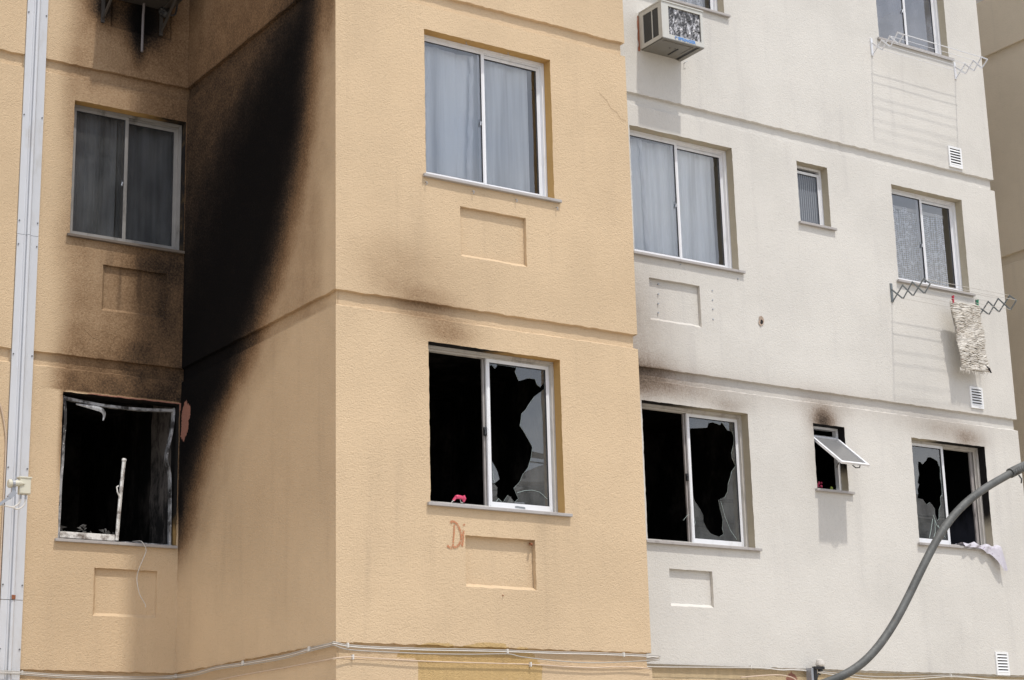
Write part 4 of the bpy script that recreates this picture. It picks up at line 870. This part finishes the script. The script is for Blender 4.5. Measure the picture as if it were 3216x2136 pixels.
# pink clip on the sill, toy at the small window
pk = thing('hair_clip', (1.16, .13, 1.12), 'pink plastic hair clip lying on the frame of the open front window', 'hair clip')
m = MB(); m.tube(spline([(1.115, .125, 1.150), (1.14, .12, 1.178), (1.18, .12, 1.178), (1.205, .122, 1.172)], 4), [(.008, .012)]*4+[(.016, .018)]*5+[(.014, .016)]*4, 8); m.tube([(1.205, .118, 1.145), (1.212, .118, 1.17), (1.205, .118, 1.195)], [.010, .017, .012], 8); m.build('bow', 'pink_plastic', pk)
m = MB(); m.tube(spline([(1.09, .12, 1.122), (1.10, .118, 1.14), (1.125, .118, 1.155)], 4), .003, 5); m.tube([(1.175, .118, 1.16), (1.182, .118, 1.135), (1.20, .118, 1.135)], .003, 5); m.build('spring', 'cable_white', pk)
m = MB(); random.seed(4)
for i in range(7): c_ = Vector((5.885+random.uniform(-.03, .03), E+.13, 1.785+random.uniform(-.02, .035))); m.tube([c_, c_+Vector((random.uniform(-.02, .02), 0, random.uniform(.01, .03)))], [.013, .006], 6)
tag(m.build('cloth_flower', 'pink_plastic'), 'pink flower shaped thing on the small burnt window sill', 'ornament')
m = MB(); m.tube([(6.03, E+.12, 1.752), (6.03, E+.12, 1.772), (6.03, E+.12, 1.786)], [.012, .016, .006], 8); tag(m.build('ornament', 'lime'), 'tiny yellow green thing on the small burnt window sill', 'ornament')

# ------------------------------------------------------------------ satellite receiver
sr = thing('satellite_dish', (-2.3, 2.399, .9), 'beige satellite receiver head on a grey arm in front of the metal cover', 'satellite dish')
Y = 2.399
m = MB(); m.box(-1.612, -1.520, Y-.03, Y+.03, 1.355, 1.492, bev=.006); m.box(-1.622, -1.514, Y-.036, Y+.036, 1.485, 1.498, bev=.003); m.box(-1.608, -1.524, Y-.033, Y-.0305, 1.363, 1.392); m.build('receiver_box', 'beige_plastic', sr)
m = MB(); m.tube([(-1.702, Y, 1.436), (-1.700, Y, 1.436), (-1.692, Y, 1.436), (-1.672, Y, 1.438)], [.02, .032, .036, .034], 16); m.tube([(-1.672, Y-.002, 1.438), (-1.640, Y-.01, 1.440), (-1.612, Y-.03, 1.440), (-1.575, Y-.036, 1.438)], [.024, .026, .022, .005], 14); m.build('feed_horn', 'beige_plastic', sr)
m = MB(); m.tube([(-1.670, Y, 1.438), (-1.648, Y, 1.439)], .034, 16); m.bar((-1.657, Y, 1.410), (-1.657, Y, 1.355), .03, .02, (0, 1, 0)); m.build('clamp', 'grey_steel', sr)
m = MB(); m.bar((-1.640, Y, 1.372), (-1.690, Y, 1.322), .038, .03, (0, 1, 0)); m.bar((-1.670, Y, 1.335), (-2.12, Y-.05, .98), .024, .022, (0, 1, 0)); m.build('arm', 'grey_steel', sr)
for x, e in ((-1.593, 0), (-1.552, .012)):
    m = MB(); m.tube(spline([(x, Y, 1.35), (x, Y, 1.325), (x-.012, Y, 1.28-e), (x-.06, Y, 1.248-e*1.2), (x-.12, Y, 1.252-e*.4), (-1.80, Y, 1.262-e), (-2.0, Y, 1.15)], 6), .006, 8); m.build('coaxial_cable', 'cable_white', sr)
m = MB()
for x in (-1.593, -1.552): m.tube([(x, Y, 1.358), (x, Y, 1.318)], .008, 8)
m.build('connector', 'grey_steel', sr)
m = MB(); nr, na = 6, 28; cen = Vector((-2.30, Y+.12, 1.22)); ax = Vector((.80, -.35, .45)).normalized(); e1 = ax.orthogonal().normalized(); e2 = ax.cross(e1)
V = [cen+(e1*math.cos(2*math.pi*j/na)+e2*math.sin(2*math.pi*j/na))*(.28*i/nr)+ax*(.07*(i/nr)**2) for i in range(nr+1) for j in range(na)]
m.add(V, [(i*na+j, i*na+(j+1) % na, (i+1)*na+(j+1) % na, (i+1)*na+j) for i in range(nr) for j in range(na)]); m.build('dish', 'grey_steel', sr, smooth=True, fixn=False)
m = MB(); m.tube([cen-ax*.01, cen-ax*.1, (-2.5, D, 1.1)], .022, 10); m.bar((-2.12, Y-.05, .98), tuple(cen-e1*.0-ax*.02), .02, .02, (0, 1, 0)); m.build('mount', 'grey_steel', sr)

# ------------------------------------------------------------------ curved lamp arm in front
la = thing('street_lamp', (1.2, -3.0, GR), 'curved grey lamp arm crossing the lower right corner', 'street lamp')
ARM = [(4.098, 1.121), (3.904, 1.04), (3.722, .959), (3.601, .897), (3.48, .823), (3.359, .736), (3.258, .652), (3.174, .557), (3.071, .437), (2.987, .319), (2.905, .215), (2.824, .112), (2.762, .024), (2.684, -.065), (2.588, -.165), (2.495, -.252), (2.405, -.32), (2.3, -.382), (2.198, -.425), (2.098, -.46), (1.85, -.535), (1.5, -.60), (1.2, -.64)]
sm_pts = [(x, z) for x, z in ARM]
for _ in range(3): sm_pts = [sm_pts[0]]+[((a_[0]+2*b_[0]+c_[0])/4, (a_[1]+2*b_[1]+c_[1])/4) for a_, b_, c_ in zip(sm_pts, sm_pts[1:], sm_pts[2:])]+[sm_pts[-1]]
m = MB(); p = spline([(x, -3.0, z) for x, z in sm_pts], 5); m.tube(p, .0285, 20); m.build('arm', 'galvanised', la, smooth=True)
m = MB(); m.tube(spline([(3.985, -3.0, 1.075), (4.03, -3.0, 1.094), (4.10, -3.0, 1.122), (4.2, -3.0, 1.16), (4.3, -3.0, 1.19)], 3), .037, 16)
for k_ in range(5): c_ = Vector((4.01+k_*.022, -3.0, 1.086+k_*.0093)); m.tube([c_+Vector((.025*math.sin(a_), .040*math.cos(a_*1.0), .040*math.sin(a_))) for a_ in [i_*math.pi/7 for i_ in range(15)]], .006, 6)
m.tube([(4.03, -3.04, 1.06), (4.045, -3.05, 1.03), (4.05, -3.04, 1.0)], .006, 5)
m.build('coupling', 'galvanised', la)
m = MB(); m.tube([(4.28, -3, 1.18), (4.40, -3, 1.21), (4.6, -3, 1.25), (4.85, -3, 1.28)], [.045, .10, .13, .06], 16); m.build('lamp_head', 'galvanised', la)
m = MB(); m.tube([(1.12, -3, GR), (1.12, -3, -.50)], [.14, .10], 20); m.build('pole', 'pole_concrete', la)

# ------------------------------------------------------------------ neighbouring block at right
nb = thing('neighbouring_building', (11, 0, GR), 'tan stuccoed block standing beyond the right edge of the white wall', 'building')
wall('shaded_wall', nb, 'neighbour_stucco', lambda u: (11, u), (-1, 0), -.5, 9, 1, 1, [], [], (zero, zero, zero, zero), 31.1, None, step=.12, vis=(-.5, 9))
m = MB(); m.box(11.04, 19, -.499, 8.99, GR, TOP); m.build('body', 'neighbour_stucco', nb); m = MB(); m.box(10.95, 19.1, -.55, 9.1, TOP+.002, TOP+.2); m.build('roof', 'pole_concrete', nb)

# ------------------------------------------------------------------ what the glass reflects across the street
up = thing('utility_pole', (12.05, -14, GR), 'concrete utility pole with crossarm across the street, seen reflected in the front window', 'utility pole')
MB().tube([(12.05, -14, GR), (12.05, -14, 8.6)], [.19, .11], 14).build('pole', 'pole_concrete', up)
m = MB(); m.bar((10.9, -14.15, 5.0), (13.2, -14.15, 5.0), .10, .08, (0, 1, 0)); m.bar((11.45, -14.15, 4.45), (12.0, -14.15, 4.50), .07, .06, (0, 1, 0)); m.build('crossarm', 'bark', up)
for x, z in ((11.62, 5.0), (11.1, 5.0), (12.6, 5.0), (11.55, 4.52)): MB().tube([(x, -14.15, z+.03), (x, -14.15, z+.08), (x, -14.15, z+.10), (x, -14.15, z+.14), (x, -14.15, z+.16)], [.03, .06, .03, .06, .03], 10).build('insulator', 'black_plastic', up)
for i, (z, y_) in enumerate(((5.16, -14.15), (4.70, -14.15), (4.62, -14.3), (4.25, -14.1))):
    tag(MB().tube([(x, y_, z-.3+.3*((x-12)/20)**2) for x in range(-28, 53, 4)], .016, 5).build('power_line', 'black_plastic'), ['topmost', 'second from top', 'third from top', 'lowest'][i]+' power line strung along the street', 'power line', 'power lines along the street')
ho = thing('house', (31, -29, GR), 'long grey house with a low tiled roof across the street', 'house')
MB().box(21, 43, -33, -25, GR, 7.2).build('wall', 'house_wall', ho)
m = MB(); m.add([(20.5, -24.5, 7.2), (43.5, -24.5, 7.2), (43.5, -33.5, 7.2), (20.5, -33.5, 7.2), (24, -29, 9.0), (40, -29, 9.0)], [(0, 1, 5, 4), (1, 2, 5), (2, 3, 4, 5), (3, 0, 4), (0, 3, 2, 1)]); m.build('roof', 'roof_tile', ho)

# ------------------------------------------------------------------ tidy
for o in list(bpy.data.objects):
    if '_w' in o: del o['_w']
